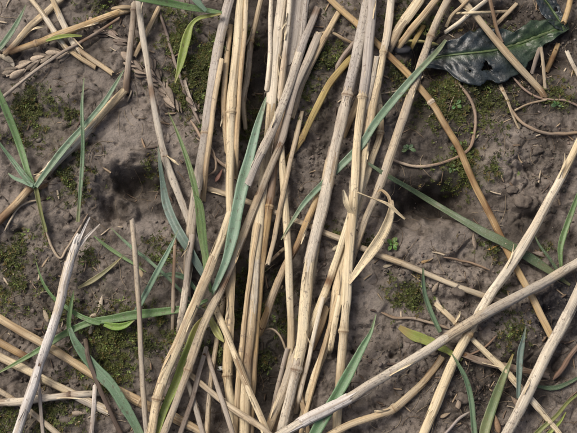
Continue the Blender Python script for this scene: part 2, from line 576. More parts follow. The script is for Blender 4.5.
def straw(label, pts, w, col='cream', grey=.4, nodes=(), stain=(), flat=.86, lift=(0, 0), ext=True, sheath=(), cut=(True, True), arch=0,
          prongs=(), taper=0.0, ridge=.035, crush=0.0, split=False, nodecol=None, group='dry straw stalks lying over the soil', name='straw_stalk', peels=()):
    """one stalk: culm, joints, leaf sheaths; pts, stains, joints in photo pixels"""
    seed = random.randint(0, 9999)
    P = [tuple(p) for p in pts]
    if ext:
        def beyond(p):
            return p[0] < 3 or p[0] > PW - 3 or p[1] < 3 or p[1] > PH - 3
        if beyond(P[0]):
            d = np.subtract(P[0], P[1]); d = d / np.hypot(*d); e = random.uniform(35, 95)
            P[0] = tuple(np.add(P[0], d * 4)); P = [tuple(np.add(P[0], d * e))] + P
        if beyond(P[-1]):
            d = np.subtract(P[-1], P[-2]); d = d / np.hypot(*d); e = random.uniform(35, 95)
            P[-1] = tuple(np.add(P[-1], d * 4)); P = P + [tuple(np.add(P[-1], d * e))]
    pix = spline(P, 3.0)
    n = len(pix)
    # slight natural waver
    k = np.arange(n)
    dd = np.gradient(pix, axis=0); dd /= np.hypot(dd[:, 0], dd[:, 1])[:, None] + 1e-9
    wav = sn(k / 20.0, np.full(n, seed * .37), 3) * .7 + sn(k / 6.0, np.full(n, seed * .61), 4) * .28
    pix = pix + np.stack([-dd[:, 1], dd[:, 0]], 1) * wav[:, None]
    r0 = w * U / 2 * .83
    flat = flat * random.uniform(.62, 1.05)
    crush = crush or random.choice((0, 0, .1, .18, .26))
    for _ in range(random.choice((0, 1, 2))):           # kinks
        i_ = random.randint(0, n - 1); wd_ = random.uniform(8, 22)
        pix = pix + np.stack([-dd[:, 1], dd[:, 0]], 1) * (random.uniform(-1.6, 1.6) * np.clip(1 - np.abs(k - i_) / wd_, 0, 1))[:, None]
    C = lay(pix, r0 * .92, True, lift, arch, thick=r0 * flat)
    L = arclen(C)
    T, S, Nn = frames(C)
    nidx = [int(np.argmin(np.hypot(pix[:, 0] - a[0], pix[:, 1] - a[1]))) for a in nodes]
    rad = r0 * (1 + .10 * sn(L / .02, np.full(n, seed * .1), 5) + .05 * sn(L / .006, np.full(n, seed * .2), 6)) * (1 - taper * L / L[-1])
    stn = np.zeros(n)
    for i in nidx:
        d = (L - L[i]) / .0026
        rad = rad * (1 + .10 * np.exp(-d * d) - .05 * np.exp(-((L - L[i] - .0028) / .0016) ** 2))
        stn = np.maximum(stn, .55 * np.exp(-((L - L[i]) / .0032) ** 2))
    for _ in range(random.choice((1, 2, 2, 3))):
        i = random.randint(0, n - 1); wd = random.uniform(.0025, .012)
        stn = np.maximum(stn, random.uniform(.15, .5) * np.exp(-((L - L[i]) / wd) ** 2))
    for sx, sy, sr in stain:
        d = np.hypot(pix[:, 0] - sx, pix[:, 1] - sy) / sr
        stn = np.maximum(stn, np.exp(-d * d))
    a = np.arange(SIDES) * 2 * math.pi / SIDES
    tw = L[:, None] * random.uniform(-6, 6)
    rib = 1 + ridge * (np.sin(5 * (a[None] + tw) + seed) + .7 * np.sin(8 * (a[None] + tw) + seed * 1.3))
    if crush:                                       # a crushed groove along the top
        g = np.exp(-((a[None] - math.pi / 2 + .35 * sn(L / .03, np.full(n, seed * .3), 8)[:, None]) / .45) ** 2)
        rib = rib - crush * g * (.6 + .4 * sn(L / .02, np.full(n, seed * .5), 9)[:, None])
    fl = flat * (1 + .08 * sn(L / .02, np.full(n, seed * .7), 10))
    R = rad[:, None] * rib
    ring = C[:, None] + S[:, None] * (R * np.cos(a))[..., None] + Nn[:, None] * (R * np.sin(a) * fl[:, None])[..., None]
    base = C[0].copy()
    wid = 2 * math.pi * r0
    uvg = np.stack([np.broadcast_to(np.abs(a / (2 * math.pi) * 2 - 1) * wid * .5, (n, SIDES)), np.broadcast_to(L[:, None], (n, SIDES))], -1)
    Vs, Fs, UVs, ST = [ring.reshape(-1, 3)], [gridfaces(n, SIDES, True)], [uvg.reshape(-1, 2)], [np.repeat(stn, SIDES)]
    off = n * SIDES
    # ragged hollow ends
    for e, open_ in ((0, cut[0]), (n - 1, cut[1])):
        sg = -1 if e == 0 else 1
        jag = (rng.random(SIDES) * 1.1 + .15 * np.sin(a * 2 + seed)) * r0 * (1.6 if split else .7)
        outer = ring[e] + T[e] * (sg * jag)[:, None]
        Vs[0].reshape(n, SIDES, 3)[e] = outer
        inner = C[e] + (outer - C[e]) * .74
        deep = C[e] + (ring[e] - C[e]) * .66 - T[e] * sg * .004
        capc = deep.mean(0)[None]
        v = np.vstack([outer, inner, deep, capc])
        f = gridfaces(3, SIDES, True)
        if sg < 0:
            f = f[:, ::-1]
        capf = np.array([[2 * SIDES + j, 2 * SIDES + (j + 1) % SIDES, 3 * SIDES, 3 * SIDES] for j in range(SIDES)])
        Vs.append(v); Fs.append(f + off)
        Fs.append(capf + off)
        UVs.append(np.zeros((len(v), 2)) + [[0, L[e]]]); ST.append(np.concatenate([np.full(SIDES, stn[e]), np.full(SIDES, .35), np.full(SIDES + 1, 1.0)]))
        off += len(v)
    # loose fibres and splinters standing off the skin
    for _ in range(int(L[-1] / .011) + 2):
        m_ = 6; ln = random.uniform(.0025, .010); i = random.randint(1, n - 2); th = random.uniform(-.2, 3.34)
        ss = L[i] + np.linspace(0, ln, m_) * random.choice((-1, 1))
        if ss.min() < 0 or ss.max() > L[-1]: continue
        cc_ = np.stack([np.interp(ss, L, C[:, q_]) for q_ in range(3)], 1); rr_ = np.interp(ss, L, rad)
        up_ = np.linspace(0, 1, m_) ** 2 * random.uniform(.0002, .0013)
        tha = th + np.linspace(0, random.uniform(-.3, .3), m_)
        dv = S[i] * np.cos(tha)[:, None] + Nn[i] * (np.sin(tha) * flat)[:, None]
        mid = cc_ + dv * (rr_ + up_ + .00004)[:, None]
        tv = -S[i] * np.sin(th) + Nn[i] * np.cos(th)
        hw_ = random.uniform(.00007, .0002) * np.array([1, 1, .9, .7, .5, .15])
        v = np.stack([mid + tv * hw_[:, None], mid - tv * hw_[:, None]], 1).reshape(-1, 3)
        Vs.append(v); Fs.append(gridfaces(m_, 2, False) + off)
        UVs.append(np.stack([np.full(2 * m_, random.random() * .01), np.repeat(ss, 2)], 1)); ST.append(np.full(2 * m_, random.choice((0, 0, .3, .6))))
        off += len(v)
    V = np.vstack(Vs) - base
    F = [tuple(dict.fromkeys(int(q) for q in f)) for f in np.vstack(Fs)]
    root = empty(name, base, label, 'straw', group)
    c = (*COLR[col], grey)
    culm = link('culm', make_mesh('culm', V, F, MAT_STRAW, np.vstack(UVs), {'stain': np.concatenate(ST)}), root, c)
    # joints
    for i in nidx:
        ln = np.linspace(-1, 1, 9)
        prof = 1.02 + .17 * np.exp(-(ln * 1.9) ** 2) + .04 * np.exp(-((ln - .55) * 6) ** 2)
        half = max(r0 * .62, .0009)
        RR = rad[i] * prof[:, None] * (1 + .03 * np.sin(a * 3 + seed)[None])
        ctr = C[i] + T[i] * (ln * half)[:, None]
        rg = ctr[:, None] + S[i] * (RR * np.cos(a))[..., None] + Nn[i] * (RR * np.sin(a) * fl[i])[..., None]
        uu = np.stack([np.broadcast_to(a / 6.28 * wid, (9, SIDES)), np.broadcast_to((ln * half)[:, None], (9, SIDES))], -1)
        s_ = np.broadcast_to((.25 + .6 * np.exp(-((ln - .3) * 3.5) ** 2))[:, None], (9, SIDES))
        nc = COLR[nodecol] if nodecol else tuple(.82 * q for q in COLR[col])
        link('joint', make_mesh('joint', rg.reshape(-1, 3) - base, gridfaces(9, SIDES, True), MAT_NODE, uu.reshape(-1, 2), {'stain': s_.ravel()}), culm, (*nc, grey * .6))
    # more ragged sheath pieces and strips of skin coming loose
    sheath = list(sheath); peels = list(peels)
    vis = [i for i in range(n) if 6 < pix[i][0] < PW - 6 and 6 < pix[i][1] < PH - 6]
    if w >= 6.5 and len(vis) > 20 and col != 'olive' and len(stain) < 4:
        for _ in range(random.choice((0, 1, 1, 2))):
            ln = random.randint(8, max(9, len(vis) // 3)); s0 = random.randint(0, len(vis) - ln - 1)
            sheath.append((tuple(pix[vis[s0]]), tuple(pix[vis[s0 + ln]]), random.choice((col, col, 'fawn', 'pale', 'tan')), min(1, grey + random.uniform(-.15, .25))))
        for _ in range(random.choice((0, 1, 1, 2))):
            i_ = random.choice(vis); sg = random.choice((-1, 1)); m_ = random.randint(4, 9); j_ = i_ + sg * m_
            if 0 <= j_ < n:
                e_ = random.uniform(-1, 1) * w * .75; nr_ = np.array([-dd[i_, 1], dd[i_, 0]])
                o_ = np.sign(e_) * w * .22
                peels.append(([tuple(pix[i_] + nr_ * o_), tuple(pix[(i_ + j_) // 2] + nr_ * (o_ + e_ * .25)), tuple(pix[j_] + nr_ * (o_ + e_))], random.uniform(1.2, 3.0), [r0 * 800, r0 * 1000 + .3, r0 * 700 + random.uniform(.2, 2)]))
    # leaf sheaths wrapped round the culm
    for (p0, p1, scol, sgrey) in sheath:
        i0 = int(np.argmin(np.hypot(pix[:, 0] - p0[0], pix[:, 1] - p0[1]))); i1 = int(np.argmin(np.hypot(pix[:, 0] - p1[0], pix[:, 1] - p1[1])))
        if i0 > i1: i0, i1 = i1, i0
        if i1 - i0 < 4: continue
        mA = 23
        ii = np.arange(i0, i1 + 1); q = np.linspace(0, 1, len(ii))
        half = math.radians(random.uniform(118, 150)); cen = math.pi / 2 + random.uniform(-.8, .8)
        aa = cen + np.linspace(-1, 1, mA)[None] * half * (1 + .16 * sn(q * 6, q * 0 + seed, 12))[:, None] + tw[ii] * .5
        RR = (rad[ii] * 1.035 + .0001)[:, None] * (1 + .025 * np.sin(7 * aa + seed)) + .00025 * (np.abs(np.linspace(-1, 1, mA))[None] ** 4)
        jag0 = rng.random(mA) ** 5 * .010 + .0012 * sn(np.arange(mA) / 5.0, np.full(mA, seed * .9), 2) + .0008 * rng.random(mA); jag1 = rng.random(mA) ** 5 * .010 + .0012 * sn(np.arange(mA) / 5.0, np.full(mA, seed * .8), 2) + .0008 * rng.random(mA)
        rg = C[ii][:, None] + S[ii][:, None] * (RR * np.cos(aa))[..., None] + Nn[ii][:, None] * (RR * np.sin(aa) * fl[ii][:, None])[..., None]
        rg[0] -= T[i0] * jag0[:, None]; rg[-1] += T[i1] * jag1[:, None]
        uu = np.stack([aa / 6.28 * wid + .5, np.broadcast_to(L[ii][:, None] + .3, aa.shape)], -1)
        link('leaf_sheath', make_mesh('leaf_sheath', rg.reshape(-1, 3) - base, gridfaces(len(ii), mA, False), MAT_STRAW, uu.reshape(-1, 2),
             {'stain': np.repeat(stn[ii] * .5, mA)}), root, (*COLR[scol], sgrey))
    # split prongs at a torn end
    for pr in prongs:
        pp = spline(pr, 2.0); m_ = len(pp)
        i = int(np.argmin(np.hypot(pix[:, 0] - pp[0][0], pix[:, 1] - pp[0][1])))
        zz = C[i, 2] + np.linspace(0, .004, m_)
        xx, yy = at(pp[:, 0], pp[:, 1], zz)
        strip('split_prong', np.stack([xx, yy, zz], 1), np.linspace(.5, .12, m_) * r0, MAT_STRAW, c, culm, base, cup=.5)
    for (pp, pw, pz) in peels:
        q = spline(pp, 2.5); m_ = len(q)
        zz = np.interp(np.linspace(0, 1, m_), np.linspace(0, 1, len(pz)), np.array(pz) * .001)
        i = int(np.argmin(np.hypot(pix[:, 0] - q[0][0], pix[:, 1] - q[0][1])))
        zz = zz + C[i, 2]
        xx, yy = at(q[:, 0], q[:, 1], zz)
        PP = np.stack([xx, yy, zz], 1)
        PP[:, 2] = np.maximum(PP[:, 2], look(HG, xx, yy) + .0006)
        strip('peeling_sheath', PP, pw * U / 2 * (1 - .6 * np.linspace(0, 1, m_) ** 2), MAT_STRAW, (*COLR['cream'], .25), root, base, cup=.35, twist=1.2)
    for p, r in zip(C, rad):
        stamp(p[0], p[1], p[2], r, flat)
    return root


def strip(name, P, hw, mat, color, parent, base, cup=.2, twist=0.0, roll=0.0, stain=None, m=7):
    """a ribbon with a cupped cross-section"""
    n = len(P)
    T, S, Nn = frames(P)
    L = arclen(P)
    ang = roll + twist * np.sin(L / max(L[-1], 1e-6) * 3.0 + 1)
    A = S * np.cos(ang)[:, None] + Nn * np.sin(ang)[:, None]
    B = -S * np.sin(ang)[:, None] + Nn * np.cos(ang)[:, None]
    q = np.linspace(-1, 1, m)
    hw = np.asarray(hw)
    off = (cup + .1) * (np.abs(q) ** 1.15)[None] * hw[:, None]
    V = P[:, None] + A[:, None] * (q[None] * hw[:, None])[..., None] + B[:, None] * off[..., None]
    # closed thin solid: top and under side
    th = .00012
    V2 = V - B[:, None] * th
    VV = np.concatenate([V, V2[:, ::-1]], 1)
    M = 2 * m
    uq = np.concatenate([q, q[::-1]])
    uu = np.stack([np.broadcast_to(uq[None] * hw[:, None] + .05, (n, M)), np.broadcast_to(L[:, None], (n, M))], -1)
    st_ = np.repeat(np.zeros(n) if stain is None else stain, M)
    me = make_mesh(name, VV.reshape(-1, 3) - base, gridfaces(n, M, True), mat, uu.reshape(-1, 2), {'stain': st_})
    return link(name, me, parent, color)


def blade_path(pts, lift=(0, 0), arch=0, sig=5, ext=True, stiff=False):
    P = [tuple(p) for p in pts]
    pix = spline(P, 2.5)
    return lay(pix[:, :2], float(np.mean(pix[:, 2])) * U / 2 * .8, stiff, lift, arch, thick=.0006, sig=sig), pix[:, 2] * U / 2, pix


def blade(name, pts, color, parent, base, lift=(0, 0), arch=0, sig=5, cup=.25, twist=0.0, roll=0.0, old=(0, 0), tip=None, stiff=False, mat=None):
    C, hw, pix = blade_path(pts, lift, arch, sig, stiff=stiff)
    u = np.linspace(0, 1, len(C))
    hw = np.maximum(hw * .78, .00012) * (1 + .08 * sn(u * 9, u * 0 + pts[0][0], 4))
    stn = np.clip(old[0] * (1 - u * 4), 0, 1) + np.clip((old[1] + .3) * (1 - (1 - u) * 6), 0, 1)
    o = strip(name, C, hw, mat or MAT_BLADE, color, parent, base, cup, twist, roll, stn)
    for p, r in zip(C, hw):
        stamp(p[0], p[1], p[2] - r * .3, r, .3)
    return o, C


TEAL = (.17, .275, .165); SEA = (.225, .345, .235); GREEN = (.15, .265, .10); DKGR = (.085, .145, .08); BLUE = (.17, .245, .21); LIME = (.27, .36, .075); YEL = (.48, .43, .15)


def lone_blade(label, pts, color, **kw):
    x, y = at(pts[0][0], pts[0][1]); base = np.array([float(x), float(y), float(look(HG, x, y))])
    r = empty('grass_shoot', base, label, 'grass', 'green grass leaves among the straw')
    col = (*color, kw.pop('age', .15))
    blade('leaf_blade', pts, col, r, base, **kw)
    return r


def seedling(label, px, py):
    x, y = at(px, py); base = np.array([float(x), float(y), float(look(HG, x, y))])
    return empty('grass_seedling', base, label, 'grass', 'green grass plants among the straw'), base


# ------------------------------------------------------------------ the ground, one sheet out to the horizon
def axis(lo, hi, step, far):
    a = list(np.arange(lo, hi + 1e-9, step))
    s, p, q = step, lo, hi
    left, right = [], []
    while q < far:
        s *= 1.22
        p -= s; q += s
        left.append(p); right.append(q)
    return np.array(left[::-1] + a + right)


DAMP_SHADE = [(520, 92, 70, 34, .8), (555, 30, 50, 44, .9), (430, 30, 40, 44, .9), (440, 112, 54, 40, .8), (495, 392, 70, 40, .65), (330, 120, 24, 60, .6), (430, 196, 60, 40, 1.0), (415, 110, 34, 60, .8), (545, 150, 34, 40, .55), (30, 285, 50, 60, .6), (540, 230, 50, 24, .7), (140, 190, 50, 34, .75), (262, 60, 40, 70, .9), (265, 380, 50, 70, .9), (545, 60, 60, 34, .8), (430, 190, 40, 20, .8), (425, 130, 30, 40, .6), (130, 183, 34, 16, .7), (430, 60, 40, 40, .85), (335, 60, 30, 40, .8),  # wet soil, plus shade painted into the furrow gaps and hollows
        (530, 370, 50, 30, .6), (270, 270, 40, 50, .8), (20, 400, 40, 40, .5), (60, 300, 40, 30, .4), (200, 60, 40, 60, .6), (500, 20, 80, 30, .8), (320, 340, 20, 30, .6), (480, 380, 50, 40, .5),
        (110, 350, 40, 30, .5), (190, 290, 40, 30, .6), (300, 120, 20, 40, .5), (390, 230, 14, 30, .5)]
ROT_SHADE = [(552, 318, 34, 32, 1.0), (570, 300, 26, 40, 1.0), (485, 68, 44, 18, .5), (333, 282, 7, 10, 1.0), (265, 60, 12, 22, .7), (262, 350, 14, 30, .4)]  # black decayed patches, plus painted shade in gaps of the central clump
MOSS = [(33, 98, 13, 1), (27, 113, 11, .8), (67, 112, 7, .7), (37, 116, 18, .7), (75, 165, 17, .9), (70, 190, 12, .8), (150, 168, 8, .5), (195, 48, 24, 1.1), (207, 62, 22, 1.2), (188, 74, 18, 1.1),
        (182, 36, 12, 1), (200, 92, 20, .8), (250, 95, 16, .6), (247, 25, 10, .5), (320, 62, 20, .8), (300, 100, 14, .6), (410, 20, 20, .8), (400, 72, 16, .5), (440, 102, 20, .9), (475, 100, 24, .9),
        (470, 165, 18, 1), (452, 170, 14, .9), (492, 176, 10, .6), (5, 258, 14, .9), (15, 292, 18, .7), (115, 342, 30, 1), (105, 366, 20, .8), (60, 312, 12, .6), (90, 255, 9, .5), (160, 250, 13, .9),
        (160, 327, 16, 1), (245, 300, 16, .8), (272, 290, 16, .8), (240, 272, 12, .6), (405, 296, 14, .7), (421, 300, 10, .8), (338, 228, 9, .6), (487, 250, 11, .6), (5, 425, 16, .7), (55, 415, 16, .7),
        (215, 348, 14, .8), (258, 352, 14, .6), (515, 336, 12, .6), (245, 130, 12, .7), (432, 15, 12, .6), (455, 95, 12, .9), (340, 20, 12, .5), (500, 45, 16, .5), (560, 95, 12, .6), (170, 15, 14, .5), (205, 130, 10, .4),
        (20, 140, 14, .5), (235, 320, 12, .7), (290, 320, 12, .6), (95, 5, 14, .4), (30, 240, 12, .4), (90, 405, 14, .4), (540, 250, 10, .4), (505, 300, 12, .4), (365, 250, 10, .4)]

ax = axis(-.165, .165, .00047, 60)
ay = axis(-.135, .150, .00047, 60)
gX, gY = np.meshgrid(ax, ay, indexing='ij')
gZ = ground_z(gX, gY)
V = np.stack([gX, gY, gZ], -1).reshape(-1, 3)
fx, fy = gX.ravel(), gY.ravel()
damp_shade = np.clip(field(fx, fy, DAMP_SHADE, .4, 31, .2), 0, 1)
damp_shade = np.clip(damp_shade + .35 * sst(.15, .6, sn(fx / .035, fy / .035, 33)), 0, 1)
rot_shade = field(fx, fy, ROT_SHADE, .3, 35, .45)
algae = np.clip(field(fx, fy, [(a, b, c * 1.9, c * 1.7, d) for a, b, c, d in MOSS], .6, 37, -.1), 0, 1) * .75
dry = field(fx, fy, [(75, 88, 62, 34, 1), (130, 138, 46, 26, 1), (150, 222, 34, 16, .7), (70, 250, 50, 20, .5), (365, 300, 34, 34, .6), (470, 236, 40, 22, .7), (30, 25, 40, 22, .8), (90, 18, 40, 14, .6), (510, 130, 24, 30, .7), (430, 250, 30, 16, .6), (385, 375, 30, 26, .4)], .45, 43, .1) * (1 - damp_shade * .6)
me = make_mesh('ground', V, gridfaces(len(ax), len(ay), False)[:, ::-1].copy(), MAT_GROUND, None, {'damp_shade': damp_shade, 'dry': dry, 'rot_shade': rot_shade, 'algae': algae})
g = link('ground', me)
if me.polygons[0].normal.z < 0:
    me.flip_normals()
tag(g, 'moist grey brown mud with crumbs and hollows under the straw', None, None, 'structure')

# ------------------------------------------------------------------ rootlets and dry stems lying on the mud
def rootlet(label, pts, w, color=(.30, .21, .14), name='rootlet', sig=4, group='thin dry rootlets on the mud', arch=0):
    pix = spline(pts, 2.0)
    n = len(pix); k = np.arange(n)
    pix = pix + np.stack([sn(k / 5.0, k * 0 + pts[0][0], 3), sn(k / 5.0, k * 0 + pts[0][1], 4)], 1) * .5
    r = w * U / 2 * .8
    C = lay(pix, r, False, (0, 0), arch, thick=r * .7, sig=sig)
    T, S, Nn = frames(C); L = arclen(C); m = 8
    a = np.arange(m) * 6.2832 / m
    rad = r * (1 + .18 * sn(L / .003, L * 0, 5)) * np.clip(np.minimum(L, L[-1] - L) / .004 + .35, 0, 1)
    ring = C[:, None] + S[:, None] * (rad[:, None] * np.cos(a))[..., None] + Nn[:, None] * (rad[:, None] * np.sin(a))[..., None]
    uu = np.stack([np.broadcast_to(a / 6.28 * r * 6, (n, m)), np.broadcast_to(L[:, None], (n, m))], -1)
    base = C[0]
    o = link(name, make_mesh(name, ring.reshape(-1, 3) - base, gridfaces(n, m, True), MAT_STRAW, uu.reshape(-1, 2), {'stain': np.full(n * m, .15)}), None, (*color, .4), base)
    for p in C:
        stamp(p[0], p[1], p[2], r)
    return tag(o, label, 'root', group)


rootlet('thin brown rootlet looping from dark leaf down and left over the mud', [(459, 84), (468, 96), (475, 113), (475, 132), (468, 150), (446, 162), (415, 166), (384, 157)], 4)
rootlet('thin tan rootlet hanging in a shallow curve off the right edge', [(508, 105), (520, 121), (535, 130), (552, 134), (590, 132)], 4, (.36, .27, .18))
rootlet('thin brown rootlet curving right from below the dark broad leaf', [(512, 76), (522, 88), (534, 96), (552, 100), (566, 101), (590, 112)], 3, (.28, .2, .15))
rootlet('V-shaped brown rootlet above the white forked stalk', [(39, 208), (45, 228), (51, 245), (60, 258), (67, 248), (76, 234), (88, 214)], 3, (.26, .17, .1))
rootlet('pale thread root under the golden stalk at the left edge', [(5, 231), (12, 218), (18, 208), (28, 202), (38, 200)], 3, (.45, .36, .24))
rootlet('branching fawn rootlet between two upright stalks near the twisted green leaf', [(190, 120), (203, 140), (213, 156), (226, 166), (238, 170)], 4, (.36, .27, .19))
rootlet('wispy fawn rootlet crossing left of the pale jointed stalk', [(196, 138), (212, 150), (216, 168), (207, 176)], 2.5, (.38, .29, .2))
rootlet('arched brown thread over the dark gap in the lower clump', [(262, 331), (272, 329), (281, 337), (286, 352)], 3, (.33, .26, .17), arch=2)
rootlet('brown twig lying across the mud right of the long green leaf', [(443, 257), (458, 260), (475, 264), (490, 270)], 3, (.24, .17, .11))
rootlet('fine tan twig on the mud left of the short cut stalk', [(381, 312), (396, 318), (412, 318), (432, 323), (450, 329)], 3.5, (.27, .19, .12))
rootlet('curved brown stick at the right edge near the bottom', [(590, 338), (575, 350), (564, 366), (553, 380)], 6, (.2, .13, .09))
rootlet('pale thread root curling in the hollow left of the gap in the clump', [(215, 392), (222, 398), (232, 402), (240, 412), (238, 424)], 2, (.45, .38, .28))
rootlet('brown thread crossing the top of the clump left of the wide grey stalk', [(309, 38), (320, 34), (331, 33), (346, 40), (356, 46)], 4, (.40, .31, .18), arch=2)
rootlet('thin pale thread on the dark mud below the dark pebble', [(379, 94), (392, 92), (405, 88), (420, 80)], 2, (.4, .32, .2))
rootlet('grey brown runner lying behind the wide grey stalk near the top', [(356, 40), (350, 48), (342, 58), (336, 72)], 7, (.28, .22, .17))
rootlet('yellowish thread stretched right of the pale jointed stalk under the green blade', [(372, 46), (388, 43), (405, 41), (424, 42), (440, 45)], 4, (.42, .38, .14), arch=2)
rootlet('thin dark awn stem running down through the chaff', [(158, 6), (165, 30), (174, 58), (182, 84), (193, 108), (200, 124)], 4, (.22, .17, .14))
rootlet('brown stub of twig between mud and green leaf, lower right', [(497, 335), (488, 345), (476, 352), (465, 357)], 2.5, (.2, .12, .07))
rootlet('grey twig poking up beside spotted green blade at the bottom', [(470, 412), (458, 420), (446, 433), (436, 446)], 3.5, (.33, .29, .26))

# ------------------------------------------------------------------ cereal ears
def husk_mesh(seed, L=.0095, w=.0019, beak=1.0):
    n, m = 10, 8
    u = np.linspace(0, 1, n)
    prof = np.sin(np.pi * np.clip(u, 0, 1) ** .75) ** .8 * (1 - .35 * u * beak) + .02
    a = np.arange(m) * 6.2832 / m
    r = w * prof[:, None] * (1 + .10 * np.cos(2 * a + seed))
    V = np.stack([r * np.cos(a), np.broadcast_to(u[:, None] * L, (n, m)), r * np.sin(a) * .52 + .0010 * (u ** 2)[:, None]], -1)
    return make_mesh('husk', V.reshape(-1, 3), gridfaces(n, m, True), MAT_HUSK)


HUSKS = [husk_mesh(i, random.uniform(.0075, .0105), random.uniform(.0016, .0022)) for i in range(4)]


def put_husk(name, px, py, ang, scale, color, parent=None, tilt=0.0, rise=0.0, hm=None):
    """ang in degrees of the photo, 0 = right, 90 = up; position is the husk's middle"""
    x, y = at(px, py)
    z = float(look(HM if hm is None else hm, x, y)) + .0007 * scale + rise
    x, y = at(px, py, z)
    o = bpy.data.objects.new(name, random.choice(HUSKS)); COL.objects.link(o)
    d = math.radians(ang)
    M = Matrix.Translation((float(x), float(y), z)) @ Matrix.Rotation(d - math.pi / 2, 4, 'Z') @ Matrix.Rotation(tilt, 4, 'X') @ Matrix.Rotation(random.uniform(-.6, .6), 4, 'Y') \
        @ Matrix.Scale(scale, 4) @ Matrix.Translation((0, -.0045, 0))
    if parent is not None:
        o.parent = parent
        M = Matrix.Translation(parent.location).inverted() @ M
    o.matrix_basis = M
    o.color = (*color, 1)
    return o


def ear(label, pts, n, size, color):
    pix = spline(pts, 1.0)
    x, y = at(pix[0][0], pix[0][1]); base = Vector((float(x), float(y), float(look(HM, x, y))))
    r = empty('cereal_ear', base, label, 'seed head', 'fallen ears of grain')
    C = lay(pix[::2, :2], .0006, False, thick=.0006)
    strip('ear_axis', C, np.full(len(C), .0007), MAT_STRAW, (.24, .18, .13, .5), r, np.array(base), cup=.3)
    for k in range(n):
        i = int((k + .5) / n * (len(pix) - 2))
        d = pix[min(i + 3, len(pix) - 1)] - pix[max(i - 3, 0)]
        a = math.degrees(math.atan2(-d[1], d[0]))
        s = 1 if k % 2 else -1
        nrm = np.array([d[1], -d[0]]) / (np.hypot(*d) + 1e-6)
        cc = tuple(np.clip(np.array(color) * random.uniform(.5, 1.6), 0, 1))
        p = pix[i] + nrm * s * -2.0 * size
        h = put_husk('spikelet', p[0], p[1], a + s * random.uniform(6, 18), size * random.uniform(.65, 1.15), cc, r, .08, .0006)
        p2 = p + d / (np.hypot(*d) + 1e-6) * 3
        put_husk('spikelet', p2[0] + nrm[0] * s * -2, p2[1] + nrm[1] * s * -2, a + s * random.uniform(14, 28), size * random.uniform(.6, .8), tuple(c * .8 for c in cc), r, .05, .0002)
    return r


ear('flattened tan ear of grain below the crossed stalks at top left', [(6, 76), (20, 70), (34, 62), (50, 56), (68, 52)], 8, 1.1, (.36, .295, .22))
ear('dark ear of grain half hidden beside the dark gap at top left', [(90, 22), (100, 30), (112, 36), (126, 42)], 4, .9, (.2, .155, .12))
ear('brown ear of grain lying below the joint of the mauve stalk at top', [(124, 58), (134, 66), (146, 74), (156, 80)], 6, 1.0, (.31, .245, .185))
ear('slender brown ear of grain right of the long mauve stalk', [(148, 62), (156, 76), (166, 92), (177, 110)], 9, 1.05, (.30, .24, .18))
ear('thin dark ear of grain on the moss beside the yellowing leaf', [(184, 80), (189, 95), (196, 112)], 5, .7, (.2, .155, .12))

# ------------------------------------------------------------------ straw, bottom of the heap first
straw('long thin straw running low from mid left to right under the clump', [(200, 186), (226, 194), (250, 203), (297, 221), (338, 238), (377, 254), (402, 263), (447, 282), (501, 301)], 7, 'fawn', .45, nodes=[(352, 244)], cut=(True, True))
straw('short brown straw lying flat behind the spotted green blade', [(459, 352), (480, 360), (510, 367), (548, 376)], 7, 'brown', .5, ext=False)
straw('broad tan straw sloping from left edge to bottom under blue green blade', [(-2, 318), (42, 343), (92, 374), (140, 401), (165, 412), (207, 435)], 9.5, 'tan', .3, nodes=[(140, 401)], stain=[(168, 414, 14)])
straw('golden stub of straw between two sloping stalks at the left edge', [(-2, 342), (12, 350), (27, 358)], 8, 'gold', .35, stain=[(24, 356, 8)])
straw('pale straw sloping under the white stalk, second from the left bottom corner', [(-2, 356), (28, 371), (64, 389), (107, 411)], 9, 'cream', .35)
straw('thin fawn straw sloping to the bottom edge in the left corner', [(-2, 390), (28, 410), (58, 435)], 7, 'fawn', .5)
straw('nearly level jointed straw at the left bottom, with a dark joint', [(-2, 402), (22, 401), (42, 398), (69, 395), (98, 393)], 7.5, 'pale', .5, nodes=[(69, 395)], nodecol='dark', stain=[(69, 395, 8)], sheath=[((8, 402), (45, 398), 'pale', .5)])
straw('thin grey upright stalk in the left corner below the level straw', [(37, 370), (39, 388), (43, 435)], 4.5, 'grey', .6)
straw('thick fawn stalk leaning up to the top edge, left corner', [(4, 53), (18, 39), (30, 27), (46, 14), (63, -2)], 8, 'fawn', .35, stain=[(8, 50, 8)], sheath=[((22, 36), (46, 14), 'tan', .3)],
      peels=[([(25, 38), (33, 30), (45, 26)], 4, [0, 3, 1])])
straw('narrow tan straw crossing down right under the longer cross straw, left of its twin', [(30, -2), (45, 17), (56, 33), (66, 46), (80, 58), (95, 68)], 6.5, 'tan', .35)
straw('narrow tan straw ending lower and further right than its twin', [(52, -2), (60, 16), (67, 30), (76, 46), (91, 58), (112, 73)], 6.5, 'tan', .4)
straw('yellow straw lying across the two narrow straws at top left', [(11, 52), (36, 43), (62, 33), (88, 23), (112, 14), (132, 8)], 8, 'gold', .2, nodes=[(37, 43)], stain=[(14, 51, 10)], sheath=[((62, 33), (110, 15), 'tan', .2)])
straw('short stub of straw against the end of the yellow straw, top left', [(113, 8), (122, 7), (133, 8)], 6, 'fawn', .3, ext=False)
straw('grey brown straw from left edge up to a dark frayed end', [(2, 99), (22, 83), (42, 67), (60, 54), (80, 43), (100, 31), (119, 19)], 5.5, 'mauve', .5, stain=[(112, 24, 18), (85, 40, 8)], taper=.35)
straw('short tan stalk behind the mauve stalk, top left', [(158, 8), (150, 24), (143, 38), (134, 56)], 6, 'tan', .4, ext=False)
straw('brown mottled upright stalk with black foot, top left', [(134, 4), (132, 28), (129, 58), (126, 92)], 8, 'mauve', .45, stain=[(126, 86, 14)], nodes=[(133, 9)], ext=False, lift=(3, 0))
